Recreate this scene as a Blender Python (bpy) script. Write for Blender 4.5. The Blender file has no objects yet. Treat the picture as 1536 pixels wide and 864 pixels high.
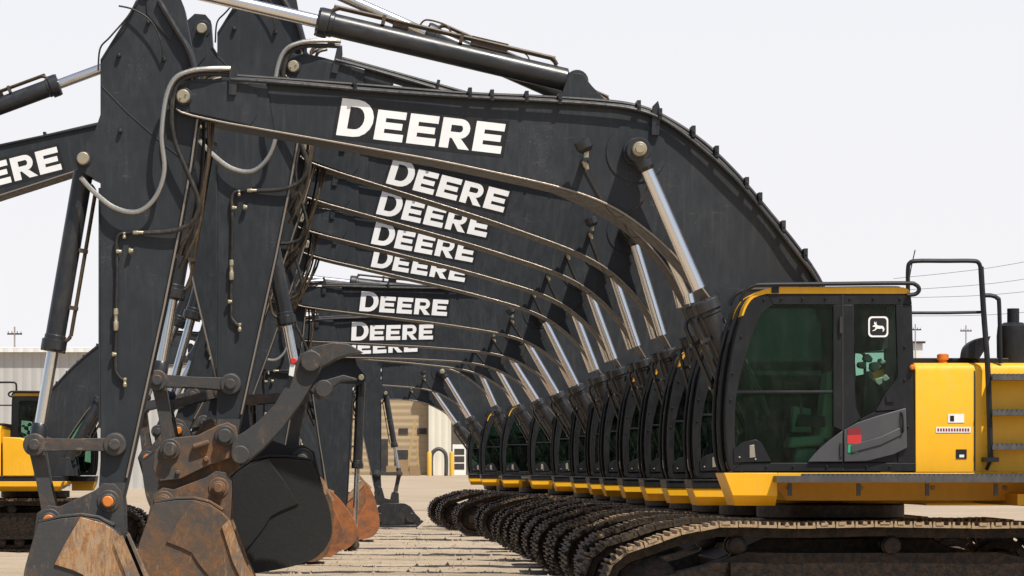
import bpy, math, random
from math import radians, sin, cos, atan2, sqrt, pi
random.seed(7)
sc = bpy.context.scene
COL = sc.collection

# ------------------------------------------------------------------ camera numbers
F_PX, VX, VY, EYE = 4790.0, 490.0, 705.0, 1.75       # focal length and principal point of the 1536x864 photograph
def wp(px, py, D):
    s = F_PX / D
    return ((px - VX) / s, EYE - (py - VY) / s)

# ------------------------------------------------------------------ materials
MATS = {}
def new_mat(name):
    m = bpy.data.materials.new(name); m.use_nodes = True
    nt = m.node_tree
    b = nt.nodes['Principled BSDF']
    MATS[name] = m
    return m, nt, b
def N(nt, t, **kw):
    n = nt.nodes.new(t)
    for k, v in kw.items():
        if k.startswith('_'): setattr(n, k[1:], v)
        else: n.inputs[k].default_value = v
    return n
def ramp(nt, fac, stops):
    r = nt.nodes.new('ShaderNodeValToRGB')
    cr = r.color_ramp
    while len(cr.elements) < len(stops): cr.elements.new(0.5)
    for e, (p, c) in zip(cr.elements, stops):
        e.position = p
        e.color = (c[0], c[1], c[2], 1) if isinstance(c, (tuple, list)) else (c, c, c, 1)
    nt.links.new(fac, r.inputs['Fac'])
    return r.outputs['Color']
def noise(nt, scale, detail=4, rough=0.55, stretch=None, coord='Object', dist=0.0):
    tc = nt.nodes.new('ShaderNodeTexCoord')
    oi = nt.nodes.new('ShaderNodeObjectInfo'); sh = nt.nodes.new('ShaderNodeVectorMath'); sh.operation = 'MULTIPLY_ADD'
    sh.inputs[1].default_value = (53.0, 31.0, 71.0)
    nt.links.new(oi.outputs['Random'], sh.inputs[0]); nt.links.new(tc.outputs[coord], sh.inputs[2])
    v = sh.outputs[0]
    if stretch:
        mp = nt.nodes.new('ShaderNodeMapping'); mp.inputs['Scale'].default_value = stretch
        nt.links.new(v, mp.inputs['Vector']); v = mp.outputs['Vector']
    n = N(nt, 'ShaderNodeTexNoise', Scale=scale, Detail=detail, Roughness=rough, Distortion=dist)
    nt.links.new(v, n.inputs['Vector'])
    return n.outputs['Fac']
def mix(nt, fac, a, b):
    m = nt.nodes.new('ShaderNodeMix'); m.data_type = 'RGBA'
    for sock, v in ((m.inputs[0], fac), (m.inputs[6], a), (m.inputs[7], b)):
        if isinstance(v, (int, float)): sock.default_value = v
        elif isinstance(v, (tuple, list)): sock.default_value = (v[0], v[1], v[2], 1)
        else: nt.links.new(v, sock)
    return m.outputs[2]
def math_n(nt, op, a, b=None):
    m = nt.nodes.new('ShaderNodeMath'); m.operation = op
    for i, v in enumerate((a, b)):
        if v is None: continue
        if isinstance(v, (int, float)): m.inputs[i].default_value = v
        else: nt.links.new(v, m.inputs[i])
    return m.outputs[0]
def bump(nt, b, h, strength=0.3, dist=0.01):
    bn = N(nt, 'ShaderNodeBump', Strength=strength, Distance=dist)
    nt.links.new(h, bn.inputs['Height']); nt.links.new(bn.outputs['Normal'], b.inputs['Normal'])

def paint(name, col, rough=0.4, dust=(0.30, 0.24, 0.17), dust_amt=0.25, scale=1.6, metal=0.0, spec=0.5, coat=0.0, wear=0.0, wearcol=(0.22, 0.21, 0.20)):
    m, nt, b = new_mat(name)
    n1 = noise(nt, scale, 6, 0.6)
    n2 = noise(nt, scale * 9, 5, 0.65, stretch=(1, 1, 0.35))
    n3 = noise(nt, scale * 30, 3, 0.7)
    tint = mix(nt, n1, tuple(c * 0.78 for c in col), tuple(min(1, c * 1.2) for c in col))
    mask = ramp(nt, math_n(nt, 'MULTIPLY', n2, n1), [(0.22, 0.0), (0.55, dust_amt)])
    c = mix(nt, mask, tint, dust)
    spk = ramp(nt, n3, [(0.70, 0.0), (0.80, dust_amt * 1.2)])
    c = mix(nt, spk, c, dust)
    if wear:
        # run-off streaks, handling scratches and chips
        n4 = noise(nt, 7, 4, 0.6, stretch=(1.6, 1.6, 0.10)); n5 = noise(nt, 22, 2, 0.5, stretch=(0.12, 1, 1.2), dist=0.8); n6 = noise(nt, 60, 2, 0.5)
        c = mix(nt, ramp(nt, n4, [(0.55, 0.0), (0.72, wear * 0.45)]), c, dust)
        c = mix(nt, ramp(nt, math_n(nt, 'MULTIPLY', n5, math_n(nt, 'ADD', n1, 0.45)), [(0.70, 0.0), (0.76, wear*0.3)]), c, wearcol)
        c = mix(nt, ramp(nt, math_n(nt, 'MULTIPLY', n6, math_n(nt, 'ADD', n1, 0.4)), [(0.695, 0.0), (0.72, wear)]), c, wearcol)
    nt.links.new(c, b.inputs['Base Color'])
    rr = ramp(nt, n2, [(0.3, max(0.05, rough - 0.1)), (0.75, min(1, rough + 0.2))])
    nt.links.new(rr, b.inputs['Roughness'])
    b.inputs['Metallic'].default_value = metal
    b.inputs['Specular IOR Level'].default_value = spec
    if coat: b.inputs['Coat Weight'].default_value = coat; b.inputs['Coat Roughness'].default_value = 0.15
    bump(nt, b, n1, 0.08, 0.02)
    return m
paint('charcoal_paint', (0.026, 0.030, 0.035), 0.46, dust=(0.13, 0.125, 0.12), dust_amt=0.14, spec=0.28, wear=0.32)
paint('worn_glint_edge', (0.30, 0.255, 0.21), 0.34, dust=(0.05, 0.045, 0.04), dust_amt=0.5, scale=2.5, metal=0.5)  # scraped flange edges, paled so the sun glint sits in the colour
paint('cab_black', (0.0125, 0.013, 0.0145), 0.42, dust=(0.10, 0.10, 0.10), dust_amt=0.10, spec=0.3)
paint('panel_grey', (0.060, 0.060, 0.066), 0.5, dust_amt=0.06)
paint('yellow_paint', (0.85, 0.43, 0.014), 0.36, dust=(0.42, 0.27, 0.11), dust_amt=0.30, spec=0.4, wear=0.4, wearcol=(0.25, 0.15, 0.06))
paint('cylinder_black', (0.022, 0.024, 0.027), 0.3, dust_amt=0.12)
paint('grip_steel', (0.058, 0.058, 0.060), 0.5, dust_amt=0.3)
paint('rubber', (0.016, 0.0145, 0.013), 0.5, dust_amt=0.25, scale=5)
paint('brown_hose', (0.055, 0.035, 0.018), 0.4, dust=(0.3, 0.22, 0.12), dust_amt=0.4, scale=5)
paint('braided_hose', (0.42, 0.41, 0.38), 0.30, dust_amt=0.15, scale=6, metal=0.7)
paint('zinc', (0.42, 0.37, 0.26), 0.35, dust_amt=0.4, scale=8, metal=0.55)
paint('pin_steel', (0.36, 0.33, 0.27), 0.45, dust=(0.16, 0.10, 0.05), dust_amt=0.5, scale=9, metal=0.5)
paint('white_decal', (0.88, 0.88, 0.87), 0.45, dust=(0.6, 0.58, 0.55), dust_amt=0.25, scale=3)
paint('black_decal', (0.010, 0.010, 0.011), 0.4, dust_amt=0.03)
paint('red_sticker', (0.55, 0.03, 0.03), 0.5, dust_amt=0.1)
paint('dark_red_sticker', (0.22, 0.015, 0.02), 0.5, dust_amt=0.1)
paint('green_sticker', (0.02, 0.36, 0.18), 0.5, dust_amt=0.1)
paint('amber', (0.60, 0.17, 0.01), 0.4, dust_amt=0.25)
paint('seat_fabric', (0.34, 0.37, 0.31), 0.85, dust_amt=0.1)
paint('interior_dark', (0.02, 0.021, 0.022), 0.7, dust_amt=0.1)
paint('pale_interior_and_reflection', (0.30, 0.33, 0.29), 0.7, dust_amt=0.1)  # pale cab fittings and the painted window reflections
paint('white_trim', (0.75, 0.75, 0.73), 0.5, dust_amt=0.2)
paint('blue_rag', (0.30, 0.40, 0.62), 0.8, dust_amt=0.1)
paint('bollard_yellow', (0.72, 0.40, 0.05), 0.5, dust_amt=0.3)
paint('ladder_tan', (0.42, 0.29, 0.12), 0.6, dust_amt=0.3)
paint('wood', (0.28, 0.19, 0.10), 0.8, dust_amt=0.2)

def metal_mat(name, col, rough):
    m, nt, b = new_mat(name)
    n = noise(nt, 6, 5, 0.6, stretch=(1, 1, 0.2))
    nt.links.new(mix(nt, ramp(nt, n, [(0.55, 0.0), (0.8, 0.35)]), col, (0.35, 0.28, 0.2)), b.inputs['Base Color'])
    nt.links.new(ramp(nt, n, [(0.3, rough), (0.8, rough + 0.18)]), b.inputs['Roughness'])
    b.inputs['Metallic'].default_value = 0.95
metal_mat('chrome', (0.80, 0.79, 0.78), 0.16)

def rust_mat(name, paintcol, a, bcol, c3, lo, hi, rough=0.75, scr=0.6):
    """worn steel: paint left in patches over two rust tones, with bright scrapes along the digging direction"""
    m, nt, b = new_mat(name)
    n1 = noise(nt, 1.5, 7, 0.68, dist=0.8)
    n2 = noise(nt, 6, 8, 0.72, dist=0.4)
    n3 = noise(nt, 14, 7, 0.75, stretch=(1.2, 1, 0.22), dist=1.6)
    n4 = noise(nt, 34, 6, 0.75)
    r = mix(nt, ramp(nt, n2, [(0.35, 0.0), (0.65, 1.0)]), a, bcol)
    r = mix(nt, ramp(nt, n4, [(0.45, 0.0), (0.75, 0.55)]), r, tuple(x*0.45 for x in a))
    pm = ramp(nt, math_n(nt, 'ADD', math_n(nt, 'MULTIPLY', n1, 0.65), math_n(nt, 'MULTIPLY', n2, 0.35)), [(lo, 0.0), (hi, 1.0)])
    c = mix(nt, pm, mix(nt, n4, tuple(x*0.7 for x in paintcol), tuple(x*1.4 for x in paintcol)), r)
    sm = ramp(nt, math_n(nt, 'MULTIPLY', n3, math_n(nt, 'ADD', n1, 0.45)), [(0.56 - (0.10 if scr > 0.8 else 0), 0.0), (0.74 - (0.08 if scr > 0.8 else 0), scr)])
    c = mix(nt, sm, c, c3)
    nt.links.new(c, b.inputs['Base Color'])
    nt.links.new(ramp(nt, sm, [(0, rough), (0.6, 0.42)]), b.inputs['Roughness'])
    nt.links.new(math_n(nt, 'MULTIPLY', sm, 0.8), b.inputs['Metallic'])
    bump(nt, b, math_n(nt, 'ADD', n2, math_n(nt, 'MULTIPLY', n4, 0.5)), 0.45, 0.012)
rust_mat('worn_steel', (0.040, 0.040, 0.040), (0.085, 0.060, 0.040), (0.14, 0.072, 0.032), (0.34, 0.29, 0.23), 0.50, 0.66, 0.6)
rust_mat('rust_steel', (0.13, 0.11, 0.09), (0.26, 0.105, 0.03), (0.40, 0.20, 0.07), (0.58, 0.45, 0.30), 0.40, 0.56, 0.7, 0.95)
rust_mat('orange_rust', (0.12, 0.065, 0.038), (0.27, 0.080, 0.022), (0.34, 0.125, 0.036), (0.34, 0.22, 0.14), 0.40, 0.54)
rust_mat('brown_rust', (0.060, 0.053, 0.047), (0.12, 0.070, 0.036), (0.20, 0.090, 0.032), (0.38, 0.30, 0.21), 0.42, 0.58)
rust_mat('black_bucket', (0.010, 0.010, 0.010), (0.014, 0.012, 0.010), (0.022, 0.016, 0.012), (0.07, 0.065, 0.06), 0.55, 0.75, 0.6, 0.35)
rust_mat('lip_worn', (0.16, 0.125, 0.085), (0.30, 0.20, 0.11), (0.42, 0.27, 0.13), (0.50, 0.42, 0.32), 0.3, 0.5, 0.55)

# track: dark steel with dried mud on the upper run
def track_mat(name, mud_lo, mud_hi, mud=(0.36, 0.26, 0.155)):
    m, nt, b = new_mat(name)
    n1 = noise(nt, 2.2, 6, 0.65); n2 = noise(nt, 14, 5, 0.7); n3 = noise(nt, 50, 3, 0.6)
    steel = mix(nt, ramp(nt, n2, [(0.4, 0.0), (0.7, 1.0)]), (0.011, 0.010, 0.009), (0.055, 0.033, 0.020))
    tc = nt.nodes.new('ShaderNodeTexCoord'); sx = nt.nodes.new('ShaderNodeSeparateXYZ')
    nt.links.new(tc.outputs['Object'], sx.inputs[0])
    h = N(nt, 'ShaderNodeMapRange'); h.inputs[1].default_value = 0.55; h.inputs[2].default_value = 1.1
    h.inputs[3].default_value = -0.12; h.inputs[4].default_value = 0.22
    nt.links.new(sx.outputs['Z'], h.inputs[0])
    f = math_n(nt, 'ADD', math_n(nt, 'ADD', math_n(nt, 'MULTIPLY', n1, 0.55), math_n(nt, 'MULTIPLY', n2, 0.45)), h.outputs[0])
    mask = ramp(nt, f, [(mud_lo, 0.0), (mud_hi, 1.0)])
    mudc = mix(nt, n3, tuple(c * 0.75 for c in mud), tuple(c * 1.2 for c in mud))
    nt.links.new(mix(nt, mask, steel, mudc), b.inputs['Base Color'])
    nt.links.new(ramp(nt, mask, [(0, 0.45), (1, 0.95)]), b.inputs['Roughness'])
    nt.links.new(math_n(nt, 'MULTIPLY', math_n(nt, 'SUBTRACT', 1.0, mask), 0.6), b.inputs['Metallic'])
    bump(nt, b, n2, 0.6, 0.02)
track_mat('track_muddy', 0.52, 0.66)
track_mat('track_mixed', 0.63, 0.73, (0.36, 0.26, 0.16))
track_mat('track_dark', 0.70, 0.84, (0.26, 0.165, 0.09))
track_mat('under_steel', 0.85, 1.1, (0.12, 0.09, 0.06))

def glass_mat(name, tint, dust=0.05):
    m = bpy.data.materials.new(name); m.use_nodes = True; MATS[name] = m
    nt = m.node_tree; nt.nodes.clear()
    out = nt.nodes.new('ShaderNodeOutputMaterial')
    tr = nt.nodes.new('ShaderNodeBsdfTransparent'); tr.inputs[0].default_value = (*tint, 1)
    gl = nt.nodes.new('ShaderNodeBsdfGlossy'); gl.inputs['Roughness'].default_value = 0.02
    df = nt.nodes.new('ShaderNodeBsdfDiffuse'); df.inputs[0].default_value = (0.30, 0.30, 0.27, 1)
    fr = nt.nodes.new('ShaderNodeFresnel'); fr.inputs[0].default_value = 1.3
    n1 = noise(nt, 3.5, 6, 0.7, dist=1.0); n2 = noise(nt, 18, 4, 0.65, stretch=(1, 1, 0.25))
    film = ramp(nt, math_n(nt, 'MULTIPLY', n1, n2), [(0.18, 0.0), (0.42, dust)])
    m0 = nt.nodes.new('ShaderNodeMixShader'); mx = nt.nodes.new('ShaderNodeMixShader')
    nt.links.new(film, m0.inputs[0]); nt.links.new(tr.outputs[0], m0.inputs[1]); nt.links.new(df.outputs[0], m0.inputs[2])
    nt.links.new(fr.outputs[0], mx.inputs[0]); nt.links.new(m0.outputs[0], mx.inputs[1]); nt.links.new(gl.outputs[0], mx.inputs[2])
    nt.links.new(mx.outputs[0], out.inputs[0])
glass_mat('green_glass', (0.60, 0.80, 0.70), 0.03)
glass_mat('clear_glass', (0.70, 0.84, 0.77), 0.04)

# ground: pale compacted dirt with tyre ruts running across the yard
m, nt, b = new_mat('dirt')
n1 = noise(nt, 0.10, 6, 0.6); n2 = noise(nt, 1.3, 6, 0.65, stretch=(0.25, 1, 1)); n3 = noise(nt, 12, 5, 0.7); n4 = noise(nt, 0.9, 4, 0.6, stretch=(0.06, 1.0, 1))
c = mix(nt, ramp(nt, n1, [(0.3, 0.0), (0.7, 1.0)]), (0.345, 0.275, 0.195), (0.43, 0.355, 0.265))
c = mix(nt, ramp(nt, n2, [(0.45, 0.0), (0.75, 0.55)]), c, (0.22, 0.165, 0.11))
c = mix(nt, ramp(nt, n4, [(0.56, 0.0), (0.66, 0.6)]), c, (0.14, 0.105, 0.072))
c = mix(nt, ramp(nt, n3, [(0.35, 0.35), (0.6, 0.0)]), c, (0.24, 0.18, 0.12))
nt.links.new(c, b.inputs['Base Color']); b.inputs['Roughness'].default_value = 0.95; b.inputs['Specular IOR Level'].default_value = 0.15
bump(nt, b, math_n(nt, 'ADD', n2, math_n(nt, 'MULTIPLY', n3, 0.4)), 0.7, 0.08)

def cladding(name, col, period, axis, depth=0.03):
    m, nt, b = new_mat(name)
    tc = nt.nodes.new('ShaderNodeTexCoord')
    w = nt.nodes.new('ShaderNodeTexWave'); w.wave_type = 'BANDS'; w.bands_direction = axis; w.wave_profile = 'SIN'
    w.inputs['Scale'].default_value = 1.0 / period * 0.314
    nt.links.new(tc.outputs['Object'], w.inputs['Vector'])
    n = noise(nt, 0.5, 5, 0.6)
    c = mix(nt, n, tuple(x * 0.85 for x in col), tuple(min(1, x * 1.12) for x in col))
    c = mix(nt, ramp(nt, w.outputs['Fac'], [(0.0, 0.30), (0.18, 0.0)]), c, tuple(x * 0.6 for x in col))
    nt.links.new(c, b.inputs['Base Color']); b.inputs['Roughness'].default_value = 0.6
    bump(nt, b, w.outputs['Fac'], 0.8, depth)
cladding('beige_cladding', (0.40, 0.30, 0.18), 0.55, 'Z')
cladding('cream_cladding', (0.72, 0.68, 0.56), 0.55, 'X')
cladding('brown_cladding', (0.085, 0.072, 0.062), 0.5, 'X')
cladding('white_cladding', (0.46, 0.45, 0.43), 0.55, 'X')
cladding('roof_metal', (0.72, 0.72, 0.70), 0.6, 'X')
paint('door_dark', (0.03, 0.027, 0.025), 0.6, dust_amt=0.2)
paint('pole_wood', (0.36, 0.33, 0.30), 0.9, dust_amt=0.2)

# ------------------------------------------------------------------ mesh builder
def sub(a, b): return (a[0]-b[0], a[1]-b[1], a[2]-b[2])
def add(a, b): return (a[0]+b[0], a[1]+b[1], a[2]+b[2])
def mul(a, k): return (a[0]*k, a[1]*k, a[2]*k)
def cross(a, b): return (a[1]*b[2]-a[2]*b[1], a[2]*b[0]-a[0]*b[2], a[0]*b[1]-a[1]*b[0])
def dot(a, b): return a[0]*b[0]+a[1]*b[1]+a[2]*b[2]
def norm(a):
    l = sqrt(dot(a, a)) or 1.0
    return (a[0]/l, a[1]/l, a[2]/l)
def area2(p): return sum(p[i][0]*p[(i+1) % len(p)][1] - p[(i+1) % len(p)][0]*p[i][1] for i in range(len(p)))
def smooth_path(pts, n=6):
    out = []
    P = [pts[0]] + list(pts) + [pts[-1]]
    for i in range(1, len(P)-2):
        p0, p1, p2, p3 = P[i-1], P[i], P[i+1], P[i+2]
        for k in range(n):
            t = k / n
            out.append(tuple(0.5*((2*p1[j]) + (-p0[j]+p2[j])*t + (2*p0[j]-5*p1[j]+4*p2[j]-p3[j])*t*t + (-p0[j]+3*p1[j]-3*p2[j]+p3[j])*t**3) for j in range(len(p1))))
    out.append(tuple(pts[-1]))
    return out
def offset_line(pl, d):
    out = []
    n = len(pl)
    for i in range(n):
        a = pl[max(0, i-1)]; c = pl[min(n-1, i+1)]
        tx, tz = c[0]-a[0], c[1]-a[1]
        l = sqrt(tx*tx+tz*tz) or 1
        out.append((pl[i][0]-tz/l*d, pl[i][1]+tx/l*d))
    return out

class MB:
    def __init__(s): s.v = []; s.f = []; s.mi = []; s.cur = 0
    def face(s, idx): s.f.append(tuple(idx)); s.mi.append(s.cur)
    def prism(s, poly, y0, y1):
        """polygon in the x-z plane, extruded along y"""
        if y0 > y1: y0, y1 = y1, y0
        if area2(poly) < 0: poly = list(poly)[::-1]
        n = len(poly); b = len(s.v)
        s.v += [(x, y0, z) for x, z in poly] + [(x, y1, z) for x, z in poly]
        s.face(range(b, b+n)); s.face(range(b+2*n-1, b+n-1, -1))
        for i in range(n):
            j = (i+1) % n
            s.face((b+j, b+i, b+n+i, b+n+j))
        return s
    def strip(s, pl, th, y0, y1):
        return s.prism(list(pl) + offset_line(pl, th)[::-1], y0, y1)
    def box(s, x0, x1, y0, y1, z0, z1):
        return s.prism([(x0, z0), (x1, z0), (x1, z1), (x0, z1)], y0, y1)
    def lathe(s, p0, p1, prof, seg=16, caps=True):
        """prof: (distance from p0 towards p1, radius)"""
        d = norm(sub(p1, p0))
        u = norm(cross(d, (0, 1, 0) if abs(d[1]) < 0.9 else (1, 0, 0))); w = cross(d, u)
        b = len(s.v)
        for t, r in prof:
            c = add(p0, mul(d, t))
            for k in range(seg):
                a = 2*pi*k/seg
                s.v.append(add(c, add(mul(u, r*cos(a)), mul(w, r*sin(a)))))
        for i in range(len(prof)-1):
            for k in range(seg):
                k2 = (k+1) % seg
                s.face((b+i*seg+k, b+i*seg+k2, b+(i+1)*seg+k2, b+(i+1)*seg+k))
        if caps:
            s.face([b+k for k in range(seg)][::-1]); e = b+(len(prof)-1)*seg
            s.face([e+k for k in range(seg)])
        return s
    def cyl(s, p0, p1, r, seg=14, r1=None):
        L = sqrt(dot(sub(p1, p0), sub(p1, p0)))
        return s.lathe(p0, p1, [(0, r), (L, r if r1 is None else r1)], seg)
    def disc_y(s, x, z, y0, y1, r, seg=18, ch=0.0):
        """short cylinder along y with a chamfer at both ends"""
        L = abs(y1-y0)
        pr = [(0, r), (L, r)] if not ch else [(0, r-ch), (ch, r), (L-ch, r), (L, r-ch)]
        return s.lathe((x, y0, z), (x, y1, z), pr, seg)
    def tube(s, pts, r, seg=8, smooth=5):
        if smooth: pts = smooth_path(pts, smooth)
        n = len(pts); b = len(s.v)
        t0 = norm(sub(pts[1], pts[0]))
        u = norm(cross(t0, (0, 1, 0) if abs(t0[1]) < 0.9 else (1, 0, 0)))
        for i in range(n):
            t = norm(sub(pts[min(n-1, i+1)], pts[max(0, i-1)]))
            u = norm(sub(u, mul(t, dot(u, t)))); w = cross(t, u)
            for k in range(seg):
                a = 2*pi*k/seg
                s.v.append(add(pts[i], add(mul(u, r*cos(a)), mul(w, r*sin(a)))))
        for i in range(n-1):
            for k in range(seg):
                k2 = (k+1) % seg
                s.face((b+i*seg+k, b+i*seg+k2, b+(i+1)*seg+k2, b+(i+1)*seg+k))
        s.face([b+k for k in range(seg)][::-1]); s.face([b+(n-1)*seg+k for k in range(seg)])
        return s
    def sheet(s, pl, y0, y1, th):
        """curved plate: polyline in x-z swept across y, thickness th to its left"""
        return s.strip(pl, th, y0, y1)
    def bolt(s, x, z, y, r=0.012, h=0.012, out=-1):
        return s.lathe((x, y, z), (x, y+out, z), [(0, r), (h*0.7, r), (h, r*0.6)], 8)
MESHES = {}
def mesh(name, mb, mats):
    me = bpy.data.meshes.new(name)
    me.from_pydata(mb.v, [], mb.f)
    if isinstance(mats, str): mats = [mats]
    for m in mats: me.materials.append(MATS[m])
    me.polygons.foreach_set('material_index', mb.mi)
    me.polygons.foreach_set('use_smooth', [True]*len(mb.f))
    me.update()
    import bmesh
    bm = bmesh.new(); bm.from_mesh(me); bmesh.ops.recalc_face_normals(bm, faces=bm.faces); bm.to_mesh(me); bm.free()
    me.set_sharp_from_angle(angle=radians(34))
    return me
def put(name, me, parent=None, loc=(0, 0, 0), ry=0.0, scale=None, bevel=0.0, rz=0.0):
    o = bpy.data.objects.new(name, me); COL.objects.link(o)
    o.location = loc; o.rotation_euler = (0, ry, rz)
    if scale: o.scale = (scale, scale, scale)
    if parent: o.parent = parent
    if bevel:
        md = o.modifiers.new('edge', 'BEVEL'); md.width = bevel; md.segments = 2; md.limit_method = 'ANGLE'; md.angle_limit = radians(40)
    return o
def tag(o, label=None, cat=None, group=None, kind=None):
    if label: o['label'] = label
    if cat: o['category'] = cat
    if group: o['group'] = group
    if kind: o['kind'] = kind
    return o
def empty(name, loc, rz=0.0, scale=1.0):
    o = bpy.data.objects.new(name, None); COL.objects.link(o)
    o.location = loc; o.rotation_euler = (0, 0, rz); o.scale = (scale,)*3; o.empty_display_size = 0.3
    return o
def cached(key, fn, mats):
    if key not in MESHES:
        mb = MB(); fn(mb); MESHES[key] = mesh(key, mb, mats)
    return MESHES[key]

SPLIT = {}
def islands(mb):
    """separate pieces of a builder; pieces whose boxes touch stay together"""
    par = list(range(len(mb.v)))
    def find(i):
        while par[i] != i: par[i] = par[par[i]]; i = par[i]
        return i
    for f in mb.f:
        for i in f[1:]: par[find(i)] = find(f[0])
    bb = {}
    for i, v in enumerate(mb.v):
        r = find(i); b = bb.setdefault(r, [list(v), list(v)])
        for k in range(3): b[0][k] = min(b[0][k], v[k]); b[1][k] = max(b[1][k], v[k])
    roots = list(bb); g = {r: r for r in roots}
    def fg(r):
        while g[r] != r: r = g[r]
        return r
    for i, a in enumerate(roots):
        for c in roots[i+1:]:
            if all(bb[a][0][k]-2e-3 <= bb[c][1][k] and bb[c][0][k]-2e-3 <= bb[a][1][k] for k in range(3)):
                ra, rc = fg(a), fg(c)
                if ra != rc: g[rc] = ra
    out = {}
    for f, m_ in zip(mb.f, mb.mi): out.setdefault(fg(find(f[0])), []).append((f, m_))
    res = []
    for fl in out.values():
        q = MB(); mp = {}
        for f, m_ in fl:
            for i in f:
                if i not in mp: mp[i] = len(q.v); q.v.append(mb.v[i])
            q.f.append(tuple(mp[i] for i in f)); q.mi.append(m_)
        res.append(q)
    return res
def put_all(name, key, fn, mats, parent, **kw):
    """every separate piece of a builder as an object of its own"""
    if key not in SPLIT:
        mb = MB(); fn(mb); SPLIT[key] = [mesh(key, q, mats) for q in islands(mb)]
    return [put(name, me, parent, **kw) for me in SPLIT[key]]

# local frames of the digger (origin: front lower corner of the cab side on the ground; x to the rear, y away, z up)
X1 = 596/143.0
def cp(px, py): return ((px-VX)/143.0 - X1, EYE - (py-VY)/143.0)
def cps(*a): return [cp(*p) for p in a]
FOOT = ((1215-VX)/138.2 - X1, EYE - (610-VY)/138.2)
def bp(px, py): return ((px-1215)/138.2, (610-py)/138.2)
def bps(*a): return [bp(*p) for p in a]
def ap(px, py): return ((px-275)/137.7, (145-py)/137.7)
def aps(*a): return [ap(*p) for p in a]
def kp(px, py): return ((px-163)/137.7, (750-py)/137.7)
def kps(*a): return [kp(*p) for p in a]
def at(p, y): return (p[0], y, p[1])
TIP = bp(275, 145); CPIN = bp(955, 228); ACB = bp(868, 118)
A_TOP = ap(225, -33); A_BC = ap(125, 237); A_LINK = ap(172, 665); A_END = ap(163, 750)
K_PIN2 = kp(75, 778)
BC_BASE = ((1152-VX)/138.9 - X1, EYE - (668-VY)/138.9)
L_H, L_B = 0.872, 0.836

# ------------------------------------------------------------------ undercarriage
def track_path():
    ci, ri = (-0.80, 0.50), 0.47
    cs_, rs = (3.45, 0.60), 0.56
    pts = []
    for k in range(13):                                    # idler, front half, bottom to top-left
        a = radians(-90 - k*(140/12.0)); pts.append((ci[0]+ri*cos(a), ci[1]+ri*sin(a)))
    pts += [(-0.45, 1.085), (-0.06, 1.165), (0.4, 1.158), (0.8, 1.15), (1.2, 1.158), (1.6, 1.172), (2.1, 1.155), (2.6, 1.15)]
    for k in range(12):
        a = radians(88 - k*(178/11.0)); pts.append((cs_[0]+rs*cos(a), cs_[1]+rs*sin(a)))
    pts += [(2.5, 0.035), (0.5, 0.035)]
    return pts
def resample(pts, pitch):
    P = pts + [pts[0]]
    L = [0]
    for i in range(len(P)-1): L.append(L[-1] + math.hypot(P[i+1][0]-P[i][0], P[i+1][1]-P[i][1]))
    n = int(round(L[-1]/pitch)); out = []; j = 0
    for k in range(n):
        d = L[-1]*k/n
        while L[j+1] < d: j += 1
        t = (d-L[j])/(L[j+1]-L[j] or 1)
        out.append((P[j][0]+(P[j+1][0]-P[j][0])*t, P[j][1]+(P[j+1][1]-P[j][1])*t))
    return out
def track_mesh(mb):
    rnd = random.Random(3)
    q = resample(track_path(), 0.203); n = len(q)
    for i in range(n):
        a, c = q[i], q[(i+1) % n]
        tx, tz = c[0]-a[0], c[1]-a[1]; l = math.hypot(tx, tz); tx /= l; tz /= l
        nx, nz = -tz, tx                                      # outward is to the left of the clockwise run
        mx, mz = (a[0]+c[0])/2, (a[1]+c[1])/2
        def quad(u0, u1, h0, h1):
            return [(mx+tx*u+nx*h, mz+tz*u+nz*h) for u, h in ((u0, h0), (u1, h0), (u1, h1), (u0, h1))]
        j = rnd.uniform(-0.004, 0.004)
        mb.prism(quad(-0.098, 0.094, -0.012+j, 0.016+j), -0.35, 0.35)
        for u in (-0.082, 0.0, 0.078):                     # grousers
            mb.prism([(mx+tx*(u+du)+nx*(h+j), mz+tz*(u+du)+nz*(h+j)) for du, h in ((-0.015, 0.014), (0.015, 0.014), (0.009, 0.052), (-0.009, 0.052))], -0.347, 0.347)
        mb.cur = 1
        for y in (-0.11, 0.11):                            # chain links
            mb.prism(quad(-0.115, 0.085, -0.115, -0.014), y-0.035, y+0.035)
        mb.lathe((mx+tx*0.1-nx*0.066, -0.15, mz+tz*0.1-nz*0.066), (mx+tx*0.1-nx*0.066, 0.15, mz+tz*0.1-nz*0.066), [(0, 0.032), (0.3, 0.032)], 8)
        mb.cur = 0
        if rnd.random() < 0.75:                            # dried clods on the shoe ends
            for y in (-0.345, 0.33):
                u = rnd.uniform(-0.06, 0.04); w = rnd.uniform(0.02, 0.05)
                mb.prism(quad(u-w, u+w, 0.016, 0.03+rnd.uniform(0, 0.02)), y-0.012, y+rnd.uniform(0.03, 0.1))
def track_frame_mesh(mb):
    mb.prism([(-0.75, 0.40), (-0.55, 0.30), (3.2, 0.30), (3.4, 0.45), (3.3, 0.80), (2.9, 0.88), (0.2, 0.88), (-0.2, 0.74), (-0.7, 0.62)], -0.19, 0.19)
    mb.box(-0.2, 3.0, -0.27, 0.27, 0.28, 0.36)
    mb.box(0.05, 0.35, -0.36, -0.19, 0.60, 0.78)
    for k in range(8):
        x = -0.1 + k*0.42
        mb.lathe((x, -0.24, 0.22), (x, 0.24, 0.22), [(0, 0.07), (0.02, 0.12), (0.07, 0.12), (0.09, 0.10), (0.39, 0.10), (0.41, 0.12), (0.46, 0.12), (0.48, 0.07)], 16)
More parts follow.
